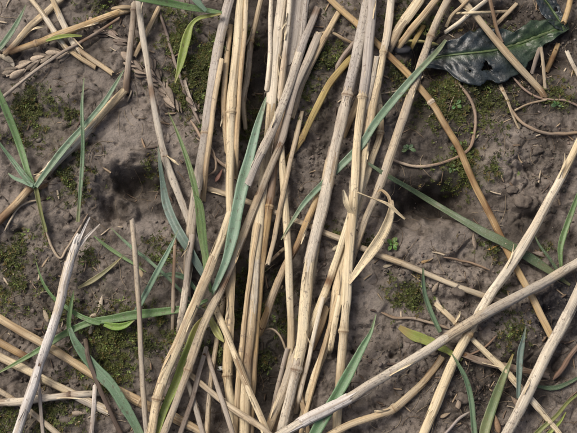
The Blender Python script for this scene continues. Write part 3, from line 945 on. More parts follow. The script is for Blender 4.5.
straw('long mauve grey stalk curving down from top beside the blue leaf', [(137, -2), (141, 25), (147, 60), (154, 105), (163, 150), (176, 187), (190, 225), (199, 250)], 7.5, 'pale', .75, nodes=[(165, 157)], stain=[(150, 92, 8)],
      peels=[([(166, 156), (172, 160), (179, 165)], 3.5, [1, 3, 2])])
straw('long golden straw slanting up from the left edge under a green blade', [(-2, 222), (18, 202), (36, 182), (56, 162), (78, 141), (98, 120), (124, 92)], 9.5, 'tan', .25, stain=[(2, 218, 22), (30, 188, 8)], nodes=[(34, 184)])
# clump, lowest
straw('dark tan straw slanting through the lower clump behind the upright stalks', [(322, 186), (306, 224), (297, 246), (284, 268), (271, 298), (258, 332)], 8.5, 'gold', .3, ext=False, stain=[(288, 262, 26)])
straw('thin short twig of straw bridging two stalks mid clump', [(284, 249), (274, 258), (262, 269)], 4, 'fawn', .5, ext=False)
straw('frayed stalk with a red brown joint beside the dark gap at top', [(261, -2), (256, 20), (251, 41), (248, 66), (243, 96), (245, 128)], 8, 'fawn', .3, nodes=[(251, 41)], nodecol='gold', stain=[(251, 43, 8)], sheath=[((250, 46), (244, 95), 'fawn', .5)], taper=.3)
straw('very wide flattened grey stalk at the top of the clump', [(299, -2), (295, 30), (290, 60), (284, 84)], 19, 'grey', .7, flat=.4, crush=.25, sheath=[((298, 0), (291, 52), 'grey', .75)], split=True)
straw('narrow tan stalk squeezed between two thick stalks, top of the clump', [(230, 26), (227, 55), (224, 84), (223, 112), (227, 152)], 7, 'tan', .35, ext=False)
straw('olive brown bent straw leaning left behind the wide grey stalk', [(351, 58), (331, 82), (319, 104), (309, 124), (300, 142), (286, 162)], 10, 'olive', .1, nodes=[(301, 140)], ext=False, taper=.25, flat=.6)
straw('tan straw poking out to the right of the grey cut stalk, top clump', [(341, 8), (329, 30), (316, 55), (300, 88), (291, 116)], 8, 'tan', .3, ext=False)
straw('short tan straw wedged between two jointed stalks mid clump', [(359, 98), (352, 116), (344, 136)], 8, 'tan', .25, ext=False)
straw('wide pale straw tilting right at the top edge, left of its neighbour', [(421, -2), (411, 12), (400, 26), (386, 50)], 11, 'fawn', .35, flat=.6, sheath=[((420, 0), (404, 20), 'cream', .35)])
straw('yellowish straw tilting right at the top edge, second of the pair', [(437, -2), (424, 14), (412, 28), (396, 50)], 9, 'tan', .15, flat=.7)
straw('thin straw strip folded beside the yellowish pair at top right of the clump', [(424, 26), (418, 36), (412, 48)], 6, 'olive', .2, ext=False, flat=.5)
straw('pale thick stalk with a joint, left middle of the clump', [(242, -2), (239, 28), (236, 58), (232, 90), (231, 113), (231, 140), (231, 168), (230, 200), (231, 265), (229, 330), (227, 372), (231, 404), (237, 435)], 10.5, 'cream', .25, nodes=[(231, 112), (228, 374)],
      sheath=[((242, 0), (231, 106), 'cream', .35), ((231, 262), (228, 366), 'tan', .3)])
straw('thick grey brown stalk leaning left with a knobbly joint, left edge of clump', [(231, -2), (225, 20), (217, 56), (210, 96), (205, 133), (198, 180), (192, 222), (188, 262), (187, 300)], 11, 'fawn', .7, nodes=[(205, 134)], sheath=[((230, 0), (207, 120), 'grey', .7)])
straw('brown stalk with a shaggy brown joint beside the pale central stalk', [(286, 108), (280, 136), (274, 166), (269, 204), (264, 245), (258, 300), (254, 360), (250, 435)], 9, 'gold', .35, nodes=[(268, 206)], nodecol='gold', stain=[(268, 204, 12)], sheath=[((281, 130), (269, 198), 'brown', .5)])
straw('pale thick stalk from top edge down through the centre of the clump', [(283, -2), (279, 30), (275, 66), (271, 110), (266, 160), (260, 210), (254, 265), (250, 330), (246, 370), (244, 435)], 11.5, 'cream', .3, flat=.75, sheath=[((283, 0), (272, 104), 'pale', .45), ((262, 196), (250, 330), 'cream', .25)], stain=[(247, 350, 26)])
straw('narrow pale strip of straw along the left of the central stalk, top', [(273, -2), (271, 30), (270, 62), (266, 96)], 6, 'pale', .5)
straw('clean cream straw standing at the centre with its top under grey stalks', [(281, 146), (284, 184), (287, 225), (289, 266), (292, 335), (289, 368)], 8.5, 'cream', .12, ext=False)
straw('stained brown stalk running down right across mud, upper part grey', [(330, -2), (343, 11), (357, 24), (374, 41), (388, 55), (410, 76), (433, 104), (447, 128), (460, 150), (475, 185), (494, 222), (510, 255), (527, 287), (541, 315), (556, 342)], 8.8, 'gold', .3,
      nodes=[(431, 101), (504, 244)], nodecol='pale', stain=[(390, 57, 12), (446, 126, 14), (457, 148, 12), (472, 178, 12), (487, 208, 14), (500, 236, 12)])
straw('speckled straw leaning from top edge down left, right flank of the clump', [(449, -2), (438, 18), (430, 36), (421, 62), (413, 89), (404, 120), (391, 155), (377, 192), (364, 222), (354, 252), (346, 284)], 9, 'fawn', .55, nodes=[(430, 37)], sheath=[((411, 98), (380, 184), 'fawn', .55)])
straw('straw with a brown bent joint hidden under the green blade', [(377, 92), (380, 115), (380, 136), (371, 162), (361, 195), (350, 236), (342, 262), (336, 293), (331, 331), (313, 382), (300, 422)], 8.5, 'cream', .25, nodes=[(380, 134), (330, 332)], stain=[(380, 132, 9)], ext=False)
straw('cream straw with a dark joint near the top, right of the wide grey stalk', [(391, -2), (388, 24), (383, 52), (374, 98), (366, 146), (359, 190), (347, 226), (330, 280), (316, 314), (300, 352)], 9, 'cream', .2, nodes=[(383, 52)], stain=[(383, 51, 6), (329, 281, 7)], sheath=[((390, 0), (384, 46), 'pale', .4)])
straw('short cut stub of straw low at the foot of the right clump', [(327, 308), (320, 328), (311, 349)], 9, 'tan', .3, ext=False)
straw('small tan straw end sticking up left of the jointed stalk, lower clump', [(310, 356), (304, 368), (298, 382), (301, 402), (308, 435)], 6, 'tan', .35)
straw('thin grey spike of straw at the rim of the dark gap, lower clump', [(288, 349), (283, 366), (277, 390), (270, 425)], 5, 'mauve', .6, ext=False)
straw('tan sheathed straw spreading down left in the lower clump', [(294, 358), (286, 382), (277, 406), (266, 435)], 9, 'tan', .4, flat=.7, sheath=[((293, 362), (276, 408), 'fawn', .5)])
straw('fawn straw sticking down left beside the tan sheathed straw', [(293, 384), (284, 408), (274, 435)], 7, 'fawn', .4)

# thinner stalks that fill the clump
F_ = 'fawn'; G_ = 'dry straw stalks packed inside the clump'
for lb, pts, w, c, gr in [
    ('thin pale straw pressed against the very wide grey stalk, top', [(291, -2), (286, 46), (280, 98)], 7, 'pale', .4),
    ('thin grey straw at the right border of the very wide grey stalk', [(308, -2), (303, 34), (297, 72)], 7, 'grey', .7),
    ('thin tan straw just left of the red brown joint', [(246, -2), (243, 40), (239, 90), (237, 130), (236, 178)], 6, 'tan', .3),
    ('thin fawn straw crossing below the grey stalk, centre', [(302, 112), (289, 168), (277, 220), (268, 264)], 6, F_, .4),
    ('thin tan straw left of the central stalk, running to the bottom', [(258, 224), (247, 300), (240, 362), (235, 435)], 6, 'tan', .3),
    ('thin cream straw along the left of the wide weathered stalk', [(319, 236), (307, 308), (294, 378)], 6.5, 'cream', .25),
    ('thin tan straw fanning down left from the foot of the right clump', [(341, 288), (326, 340), (312, 390), (301, 435)], 5.5, 'tan', .3),
    ('thin fawn straw behind the V of grey stalks', [(223, 300), (214, 360), (206, 435)], 6, F_, .45),
    ('thin mauve straw leaning left of the wide weathered stalk, mid clump', [(331, 148), (319, 206), (306, 262)], 6.5, 'mauve', .5),
    ('thin pale straw between the right pair and the jointed cream straw', [(377, 58), (367, 110), (357, 154)], 6.5, 'pale', .4),
    ('thin cream straw low between the jointed stalks, right clump', [(351, 238), (341, 298), (330, 352)], 6.5, 'cream', .25),
    ('thin pale straw splayed left of the bent brown joint stalk', [(323, 298), (311, 350), (297, 412)], 5.5, 'pale', .3),
    ('thin tan straw tucked under the thick grey brown stalk, left edge of clump', [(222, 60), (213, 110), (207, 160), (203, 200)], 6, 'tan', .4)]:
    straw(lb, pts, w, c, gr, group=G_)
# the long blue green blade that passes through the right half of the clump
lone_blade('long teal blade slanting through the right clump behind two pale stalks', [(446, 40, 4), (436, 53, 7), (410, 81, 9.5), (377, 121, 10), (362, 144, 10), (341, 166, 9), (308, 199, 7), (293, 220, 4.5), (281, 240, 1)], SEA, sig=6, cup=.3, old=(.3, .2))
straw('wide weathered stalk, left one of the pair joined at the top', [(367, -2), (363, 24), (357, 56), (348, 95), (336, 148), (325, 200), (316, 235), (308, 272), (303, 330), (297, 369), (283, 425), (279, 445)], 12, 'pale', .6, nodes=[(348, 95), (297, 370)], flat=.75, crush=.22,
      sheath=[((366, 4), (350, 88), 'grey', .7), ((345, 108), (312, 258), 'pale', .65), ((309, 268), (299, 358), 'cream', .3)])
straw('smooth cream stalk crossing the teal blade, right one of the pair', [(372, -2), (370, 30), (367, 64), (363, 97), (358, 140), (355, 180), (352, 214), (348, 266), (344, 331), (340, 382), (337, 428)], 10, 'cream', .22, nodes=[(363, 97), (344, 331)], flat=.85,
      sheath=[((372, 0), (364, 90), 'grey', .7), ((354, 196), (346, 300), 'cream', .25)], ext=True,
      peels=[([(357, 193), (370, 198), (388, 205), (398, 213), (405, 219)], 5, [4, 6, 5, 3, 1]), ([(354, 215), (347, 204), (343, 190)], 7, [1, 4, 6])])
r = empty('dry_leaf', (*[float(q) for q in at(391, 200)], .004), 'papery tan dry leaf strip leaning off the right side of the clump', 'dry leaf')
blade('leaf_blade', [(392, 200, 3), (391, 210, 9), (387, 224, 12), (379, 240, 13), (368, 256, 12), (356, 273, 8), (349, 284, 3)], (*COLR['cream'], .3), r, np.array(r.location), cup=.3, sig=6, lift=(4, 0), twist=.3, mat=MAT_STRAW)
blade('curled_strip', [(391, 206, 4), (388, 196, 4), (381, 190, 3), (377, 192, 2)], (*COLR['tan'], .3), r, np.array(r.location), cup=.4, sig=3, lift=(3, 3), mat=MAT_STRAW)

# ------------------------------------------------------------------ right side
# dark broad leaf, torn and glossy
def broad_leaf(label, mid, wl, wr, holes, name='broad_leaf', green=0.0, seed=1):
    pix = spline(mid, 2.0); n = len(pix)
    u = np.linspace(0, 1, n)
    tx = np.gradient(pix, axis=0); tx /= np.hypot(tx[:, 0], tx[:, 1])[:, None]
    nr = np.stack([-tx[:, 1], tx[:, 0]], 1)
    WL = np.interp(u, np.linspace(0, 1, len(wl)), wl) * (1 + .15 * sn(u * 14, u * 0 + seed, 2) + .05 * sn(u * 50, u * 0 + seed, 3))
    WR = np.interp(u, np.linspace(0, 1, len(wr)), wr) * (1 + .15 * sn(u * 14, u * 0 + seed + 5, 2) + .05 * sn(u * 50, u * 0 + seed + 7, 3))
    m = 29
    q = np.linspace(-1, 1, m)
    off = np.where(q[None] < 0, q[None] * WL[:, None], q[None] * WR[:, None])
    G = pix[:, None] + nr[:, None] * off[..., None] + tx[:, None] * (np.abs(off) * .25)[..., None]
    x, y = at(G[..., 0], G[..., 1])
    g0 = look(HG, x, y)
    low = np.array([gauss(r_, 5) for r_ in maxf(g0.max(1), 6)[:, None] * np.ones((1, m)).copy()]) if False else None
    b = gauss(maxf(g0.max(1), 4), 8)[:, None] * np.ones((1, m))
    z = .6 * b + .4 * g0 + .0016
    z = z + .0012 * np.abs(q)[None] - .0007 * np.exp(-(q / .08) ** 2)[None]
    vein = np.sin((u[:, None] * 17 - np.abs(q)[None] * 2.2) * 6.28 / 2)
    z = z + .0004 * vein * (np.abs(q) ** .5)[None] + .0011 * sn(x / .012, y / .006, 5) + .00010 * sn(x / .0022, y / .0022, 6)
    z = np.maximum(z, g0 + .0008)
    x, y = at(G[..., 0], G[..., 1], z)
    Vt = np.stack([x, y, z], -1)
    base = Vt[0, m // 2].copy()
    root = empty(name, base, label, 'leaf')
    f = gridfaces(n, m, False)
    cen = G.reshape(-1, 2)[f].mean(1)
    keep = np.ones(len(f), bool)
    for hx, hy, hr in holes:
        keep &= np.hypot(cen[:, 0] - hx, (cen[:, 1] - hy)) > hr * (1 + .3 * np.sin(np.arctan2(cen[:, 1] - hy, cen[:, 0] - hx) * 3))
    f = f[keep]
    nv = n * m
    Vall = np.vstack([Vt.reshape(-1, 3), Vt.reshape(-1, 3) - [0, 0, .0003]])
    # rim faces close the thickness
    ed = {}
    for quad in f:
        for a, b_ in zip(quad, np.roll(quad, -1)):
            k = (min(a, b_), max(a, b_)); ed[k] = None if k in ed else (a, b_)
    rim = np.array([[e[1], e[0], e[0] + nv, e[1] + nv] for e in ed.values() if e is not None])
    F = np.vstack([f, f[:, ::-1] + nv, rim])
    gr = np.clip(np.broadcast_to(np.exp(-(q / .16) ** 2)[None], (n, m)) * .5 + green * sst(.45, .75, u)[:, None] * (.6 + .4 * np.exp(-(q / .5) ** 2))[None], 0, 1).ravel()
    uvs = np.stack([np.broadcast_to(q[None] * .02, (n, m)), np.broadcast_to(u[:, None] * .07, (n, m))], -1).reshape(-1, 2)
    link('leaf_blade', make_mesh('leaf_blade', Vall - base, F, MAT_LEAF, np.vstack([uvs, uvs]), {'green': np.concatenate([gr, gr])}), root)
    lf = root.children[0] if root.children else [o_ for o_ in COL.objects if o_.parent == root][0]
    # raised midrib
    C = Vt[:, m // 2] + [0, 0, .0004]
    a = np.arange(8) * 6.2832 / 8; T, S, Nn = frames(C)
    rr = np.linspace(.0003, .0010, n)[:, None]
    ring = C[:, None] + S[:, None] * (rr * np.cos(a))[..., None] + Nn[:, None] * (rr * .6 * np.sin(a))[..., None]
    uu = np.stack([np.broadcast_to(a * .001, (n, 8)), np.broadcast_to(arclen(C)[:, None], (n, 8))], -1)
    link('midrib', make_mesh('midrib', ring.reshape(-1, 3) - base, gridfaces(n, 8, True), MAT_BLADE, uu.reshape(-1, 2), {'stain': np.zeros(n * 8)}), lf, (.10, .17, .065, .15))
    for p in Vt[::2, ::2].reshape(-1, 3):
        stamp(p[0], p[1], p[2], .0011, .5)
    return root


broad_leaf('large dark glossy torn leaf with a green midrib, upper right', [(420, 64), (440, 57), (465, 54), (492, 51), (515, 45), (537, 37), (556, 30), (568, 26)],
           [4, 12, 17, 26, 22, 12, 17, 12, 3], [5, 14, 27, 30, 33, 30, 20, 12, 8, 3], [(487, 67, 4.5), (470, 71, 1.6)], green=.65)
broad_leaf('small dark bluish leaf at the top edge near the right corner', [(538, -8), (548, 4), (556, 16), (565, 30)], [5, 9, 8, 6, 2], [6, 10, 11, 8, 2], [(556, 10, 2)], name='broad_leaf', green=.1, seed=9)
straw('thick golden stub at the top edge near the right corner', [(571, -2), (568, 10), (564, 22)], 7, 'gold', .2)
straw('smooth tan straw lying over the dark broad leaf', [(461, -2), (478, 19), (497, 42), (518, 66), (539, 88), (544, 96)], 8.5, 'fawn', .3, stain=[(543, 94, 7)])
straw('thin pale straw left of the straw on the dark leaf, slanting up right', [(446, 32), (460, 22), (470, 13), (488, -2)], 5.5, 'pale', .3)
straw('thin curved straw stem, leftmost of the twigs above the dark leaf', [(446, 26), (452, 15), (462, 6), (470, -2)], 4.5, 'fawn', .3)
straw('small level straw above the dark leaf', [(458, 14), (475, 13), (492, 12), (510, 11)], 4, 'cream', .3, ext=False)
straw('short slanting fawn straw right of the level one above the dark leaf', [(495, 25), (504, 16), (516, 4)], 5, 'fawn', .4, ext=False)
straw('bent brown twig behind the tan straw above the dark leaf', [(489, -2), (493, 14), (497, 30), (502, 42)], 5, 'brown', .4)
straw('short grey straw stub below the dark leaf, left of the hairpin one', [(540, 49), (536, 60), (532, 73)], 5, 'grey', .6, ext=False)
straw('thin upright straw in the hollow below the dark leaf, right one', [(541, 48), (543, 66), (545, 88)], 4, 'fawn', .5, ext=False)
straw('small red brown straw stub below the dark leaf', [(557, 45), (552, 58), (546, 71)], 6, 'gold', .3, ext=False, stain=[(551, 58, 8)])
straw('pale grey straw stub leaving the right edge below the dark leaf', [(567, 52), (572, 63), (580, 78)], 6, 'pale', .6)
straw('thin flattened straw hanging below the dark leaf, pointing down right', [(500, 86), (507, 100), (514, 118), (519, 128)], 5, 'fawn', .4, ext=False, taper=.5, flat=.6)
straw('pinkish straw fibre lying left of the rootlet loop', [(515, 110), (528, 104), (546, 100)], 3, 'fawn', .4, ext=False)
lone_blade('long dark green blade lying low on the mud, right half', [(368, 163, 3), (386, 175, 6), (410, 189, 7), (445, 210, 8), (483, 232, 11), (505, 243, 12), (528, 257, 12), (548, 270, 9), (570, 285, 3)], DKGR, sig=5, cup=.15, age=.2)
lone_blade('short dark green blade curving up at the right edge', [(561, 268, 4), (560, 250, 7), (563, 236, 8), (568, 222, 7), (577, 198, 6), (588, 176, 3)], GREEN, sig=4, cup=.35, lift=(0, 8))
lone_blade('thin green blade leaning left beside the right edge blade', [(563, 280, 6), (552, 262, 4), (540, 246, 3), (534, 234, 1)], DKGR, sig=4, cup=.35, lift=(0, 5))
lone_blade('narrow blue green blade in front of the thin low straw', [(440, 332, 5), (430, 310, 6), (424, 290, 5), (423, 268, 2)], TEAL, sig=4, cup=.4, lift=(0, 8))
lone_blade('green and tan old blade lying left of the grey crossing stalk', [(399, 327, 6), (412, 335, 12), (428, 341, 12), (444, 349, 9), (462, 360, 4)], LIME, sig=5, cup=.2, age=.5, old=(.9, 0))
straw('thin straw passing under the crossing stalks to the bottom right, short cut top', [(436, 304), (450, 317), (470, 337), (503, 368), (528, 396), (561, 435)], 6.5, 'cream', .35, nodes=[(456, 322)], peels=[([(456, 322), (459, 316), (460, 311)], 3, [1, 3, 4])])
straw('bent jointed straw at bottom with cut end right of centre', [(441, 357), (430, 372), (416, 388), (394, 409), (377, 416), (355, 423), (330, 435)], 8, 'tan', .25, nodes=[(394, 409)])
straw('pale cream straw slanting from right edge to bottom under grey stalk', [(579, 142), (566, 168), (548, 202), (528, 238), (508, 270), (490, 295), (468, 334), (453, 363), (436, 404), (422, 435)], 10, 'cream', .25, nodes=[(468, 334)], nodecol='gold', stain=[(467, 333, 7)], sheath=[((560, 178), (480, 312), 'pale', .4)])
lone_blade('wide clear green blade pointing up beneath the grey stalk, bottom centre', [(310, 442, 12), (320, 424, 14), (333, 402, 14), (348, 375, 12), (361, 350, 9), (370, 334, 5), (374, 322, 2.5), (376, 314, .8)], (.16, .30, .155), sig=6, cup=.3, stiff=True, lift=(0, 6))
straw('long thick grey stalk crossing the lower right corner to bottom centre', [(579, 262), (558, 274), (539, 285), (497, 307), (459, 330), (440, 342), (408, 362), (372, 383), (344, 401), (306, 420), (278, 436)], 10.8, 'pale', .75, sheath=[((560, 273), (450, 336), 'fawn', .7), ((348, 399), (304, 421), 'white', .6)])
straw('speckled pale stalk slanting down the lower right corner', [(579, 289), (570, 308), (560, 328), (548, 351), (528, 393), (505, 436)], 11.5, 'pale', .65, sheath=[((566, 316), (520, 408), 'pale', .6)])
# bottom right plant
r, b = seedling('spotted green grass plant at the bottom right between two pale stalks', 488, 438)
blade('leaf_blade', [(482, 446, 10), (485, 428, 12), (493, 404, 12), (502, 380, 9), (509, 364, 5), (513, 354, 2)], (*(.16, .26, .13), .5), r, b, sig=5, cup=.25, old=(0, .6))
blade('leaf_blade', [(476, 446, 7), (474, 430, 7), (471, 400, 6.5), (466, 380, 6), (458, 364, 4), (452, 354, 1.5)], (*TEAL, .15), r, b, sig=5, cup=.45, lift=(0, 4))
blade('leaf_blade', [(518, 398, 4), (519, 372, 7), (520, 354, 8), (523, 340, 5), (526, 326, 1)], (*BLUE, .1), r, b, sig=4, cup=.4, lift=(0, 9))
lone_blade('thin green blade curving to the right edge near the bottom', [(535, 386, 3), (552, 388, 6), (566, 384, 5), (584, 374, 3)], DKGR, sig=5, cup=.3, age=.1)
lone_blade('slender yellow green blade rising at the bottom right corner', [(528, 442, 6), (542, 428, 6), (556, 416, 5), (568, 402, 4), (586, 388, 2)], (.2, .25, .08), sig=5, cup=.3, age=.4)
lone_blade('olive blade below the slender one in the bottom right corner', [(540, 446, 6), (550, 432, 5), (560, 422, 3), (566, 412, 1)], LIME, sig=5, cup=.3, age=.3)

# ------------------------------------------------------------------ left side plants
r, b = seedling('green seedling with spreading blades on the golden stalk, left edge', 45, 228)
blade('stem', [(46, 232, 5), (41, 212, 5), (36, 188, 6), (33, 182, 4)], (.16, .20, .07, .4), r, b, sig=4, cup=.5)
blade('leaf_blade', [(35, 188, 4), (28, 172, 7), (22, 152, 8.5), (12, 124, 9), (2, 100, 8), (-8, 76, 5), (-14, 60, 2)], (*GREEN, .05), r, b, sig=6, cup=.3, lift=(0, 10))
blade('leaf_blade', [(35, 187, 6), (26, 178, 8), (16, 165, 6), (6, 152, 4), (-4, 138, 2)], (*TEAL, .05), r, b, sig=5, cup=.4, lift=(0, 6))
blade('leaf_blade', [(33, 186, 5), (24, 182, 5), (14, 178, 4), (8, 173, 1)], (*SEA, .05), r, b, sig=4, cup=.4, lift=(0, 2))
blade('leaf_blade', [(36, 187, 6), (46, 173, 8), (58, 157, 9), (72, 140, 8), (88, 122, 7), (104, 103, 7), (116, 84, 5), (124, 70, 1.5)], (*SEA, .2), r, b, sig=5, cup=.45, lift=(0, 2))
lone_blade('slim green blade standing upright over the golden stalk, left', [(78, 222, 5), (80, 196, 4.5), (82, 170, 5), (83, 140, 5), (82, 108, 4), (84, 78, 1.2)], TEAL, sig=6, cup=.4, lift=(0, 5), old=(.4, 0))
lone_blade('green blade in the top left corner', [(-8, 56, 6), (2, 46, 8), (12, 32, 8), (20, 18, 5), (26, 5, 1)], TEAL, sig=5, cup=.3, lift=(3, 6))
lone_blade('small grass tip wrapped on the yellow straw, top left', [(46, 41, 3), (56, 38, 6), (68, 36, 5), (82, 36, 2)], LIME, sig=4, cup=.3, age=.2)
r, b = seedling('grass plant whose wide green leaf spans the top left edge', 222, 14)
blade('leaf_blade', [(222, 13, 4), (208, 11, 7), (190, 8, 10), (170, 4, 11), (150, 0, 12), (132, -4, 12), (110, -10, 8)], (*GREEN, .05), r, b, sig=7, cup=.25, lift=(3, 10))
blade('leaf_blade', [(206, 11, 5), (200, 5, 8), (193, -4, 10), (186, -16, 8)], (*SEA, .05), r, b, sig=5, cup=.3, lift=(2, 8))
o, C_ = blade('yellowing_leaf', [(221, 14, 3), (210, 16, 5), (198, 19, 5.5), (191, 26, 7), (187, 38, 11), (183, 54, 11), (179, 70, 7), (175, 83, 2)], (*LIME, .25), r, b, sig=4, cup=.35, lift=(3, 3), old=(.7, .3))
tag(o, 'yellow green leaf bent down over the moss')

# plant at the middle left with many leaves
r, b = seedling('leafy grass plant in the middle left of the clump', 212, 292)
blade('leaf_blade', [(208, 283, 5), (200, 268, 9), (190, 250, 11), (176, 226, 12), (167, 204, 11), (163, 182, 7), (160, 162, 5), (158, 146, 1)], (*BLUE, .1), r, b, sig=6, cup=.35, roll=.25, lift=(0, 3))
blade('leaf_blade', [(197, 291, 4), (186, 279, 6), (176, 275, 6.5), (162, 275, 3), (156, 277, 1)], (*TEAL, .05), r, b, sig=4, cup=.4, lift=(0, 4))
blade('leaf_blade', [(200, 308, 3), (182, 292, 4), (165, 275, 4), (148, 260, 4), (130, 246, 4), (111, 228, 1)], (*TEAL, .1), r, b, sig=6, cup=.4, lift=(0, 6))
blade('leaf_blade', [(136, 312, 6), (141, 303, 7), (150, 286, 7.5), (160, 267, 7), (170, 248, 5), (178, 230, 1)], (*SEA, .05), r, b, sig=6, cup=.35, lift=(0, 7))
blade('leaf_blade', [(208, 300, 4), (186, 308, 8), (160, 312, 10), (135, 315, 11), (112, 319, 10), (92, 322, 8), (70, 331, 8), (44, 347, 7), (20, 361, 5), (-4, 374, 2)], (*GREEN, .08), r, b, sig=7, cup=.3, lift=(2, 2))
blade('leaf_blade', [(212, 292, 5), (208, 278, 6), (204, 250, 7), (200, 226, 7), (197, 196, 7), (190, 168, 7), (182, 145, 5), (174, 125, 3), (168, 112, 1)], (*(.135, .24, .09), .25), r, b, sig=7, cup=.5, twist=.5, lift=(3, 10))
blade('leaf_blade', [(196, 196, 4), (201, 204, 7), (204, 222, 7), (206, 244, 6), (210, 270, 4)], (*(.15, .26, .10), .2), r, b, sig=5, cup=.5, roll=-.5, lift=(6, 2))
r2 = r; b2 = b
# lower left plant
r, b = seedling('grass plant with a broad blue green blade at lower left', 72, 334)
blade('leaf_blade', [(100, 323, 6), (92, 321, 7), (80, 316, 6), (66, 307, 5), (52, 296, 4), (42, 280, 3), (36, 262, 1)], (*GREEN, .05), r, b, sig=5, cup=.35, lift=(0, 4))
blade('leaf_blade', [(70, 336, 5), (69, 322, 6), (71, 306, 5), (74, 290, 1)], (*GREEN, .1), r, b, sig=4, cup=.4, lift=(0, 5))
blade('leaf_blade', [(70, 328, 5), (75, 341, 8), (86, 357, 12), (98, 371, 14), (112, 386, 14), (124, 405, 13), (134, 422, 11), (146, 446, 7)], (*TEAL, .05), r, b, sig=6, cup=.25, lift=(3, 3))
lone_blade('pale dry grass blade behind the white forked stalk', [(78, 288, 3), (90, 282, 6), (102, 274, 6), (112, 266, 4), (122, 257, 1)], (.30, .29, .16), sig=5, cup=.3, age=.5)
lone_blade('thin green blade right of the fork tips of the white stalk', [(94, 236, 1.5), (105, 245, 4), (118, 254, 4.5), (134, 264, 3), (146, 272, 1)], GREEN, sig=5, cup=.3)
lone_blade('small lime leaf lying on moss under the wide level blade', [(104, 324, 6), (116, 327, 9), (126, 325, 7), (134, 320, 2)], (.2, .36, .06), sig=4, cup=.3)
straw('thin white straw splinter at the bottom left, frayed at its top', [(95, 386), (94, 400), (91, 435)], 5, 'white', .5, split=True)
straw('dark brown withered stem across the broad blue green blade', [(85, 340), (88, 358), (97, 385), (108, 408), (122, 436)], 5.5, 'dark', .15, taper=.2)
straw('white bleached stalk split into a fork at its top', [(78, 241), (71, 262), (64, 285), (57, 312), (48, 340), (39, 366), (28, 400), (16, 436)], 10, 'white', .55, lift=(7, 0), split=True, prongs=[[(77, 246), (82, 234), (86, 225), (90, 217)], [(80, 246), (87, 237), (94, 230), (100, 224)], [(75, 247), (77, 238), (80, 234)]],
      sheath=[((70, 266), (40, 364), 'white', .6)], stain=[(40, 364, 5)])
straw('slim grey stalk standing upright in the left half, square cut top', [(132, 221), (134, 243), (137, 275), (140, 330), (143, 370), (147, 436)], 6, 'fawn', .75, lift=(6, 0))
# clump, upper layer
o, C_ = blade('yellowing_leaf', [(204, 318, 5), (197, 330, 13), (188, 354, 14), (176, 384, 12), (165, 408, 9), (158, 430, 7), (153, 446, 4)], (*LIME, .25), r2, b2, sig=6, cup=.35, lift=(2, 0), old=(.8, .3), stiff=True)
tag(o, 'yellow green sheath leaf beside a pale straw')
blade('yellowing_leaf', [(209, 313, 4), (212, 322, 8), (218, 334, 9), (224, 342, 2)], (.40, .42, .14, .3), r2, b2, sig=4, cup=.35)
straw('short mauve stalk behind the thick stalk, left of the leafy plant', [(192, 236), (188, 262), (184, 296), (180, 330)], 8, 'mauve', .6, ext=False)
straw('thin brown upright straw on the moss, left of the leafy plant', [(175, 240), (174, 270), (173, 300), (172, 334)], 4, 'brown', .4, ext=False)
straw('cream straw slanting down left from the wide green blade to the bottom', [(230, 214), (222, 238), (211, 266), (201, 288), (190, 314), (174, 356), (159, 396), (151, 436)], 10, 'cream', .15, nodes=[(158, 398)], ext=True, sheath=[((205, 280), (164, 384), 'cream', .25)])
blade('wide_leaf', [(212, 294, 5), (220, 276, 8), (227, 258, 11), (233, 234, 14), (237, 212, 15), (243, 184, 15), (250, 156, 13), (257, 128, 10), (263, 108, 6), (266, 97, 1.5)], (*SEA, .02), r2, b2, sig=8, cup=.22, lift=(2, 5), stiff=True)
straw('cream straw slanting down right from the leafy plant to the bottom', [(216, 309), (225, 332), (234, 355), (246, 384), (258, 412), (268, 436)], 7.5, 'cream', .12)
straw('brown straw lying low across the bottom of the clump', [(191, 375), (211, 391), (231, 407), (262, 428), (272, 436)], 6.5, 'fawn', .45)
straw('thin mauve straw under the V of stalks at the bottom', [(188, 382), (195, 404), (204, 436)], 6, 'mauve', .6)
straw('long speckled stalk from the top clump down across the wide blade to bottom left', [(319, 34), (308, 60), (295, 90), (288, 118), (281, 144), (266, 178), (253, 211), (234, 259), (219, 292), (203, 326), (189, 366), (178, 396), (163, 436)], 8.5, 'fawn', .6, nodes=[(189, 368)], stain=[(281, 146, 5), (224, 282, 12), (256, 196, 8)], sheath=[((318, 38), (283, 140), 'mauve', .5), ((216, 300), (191, 362), 'fawn', .4)])
straw('grey stalk with square cut top lying over the wide grey one', [(317, 9), (311, 26), (303, 48), (291, 82), (281, 110), (271, 134), (261, 155), (249, 184)], 9, 'grey', .85, stain=[(316, 12, 5)], ext=False, sheath=[((300, 56), (262, 152), 'pale', .7)])
straw('right leg of the V of grey stalks at the bottom', [(206, 349), (213, 372), (221, 400), (233, 436)], 5.5, 'mauve', .5)
straw('left leg of the V of grey stalks at the bottom', [(206, 348), (198, 376), (190, 406), (181, 436)], 5.5, 'mauve', .55)
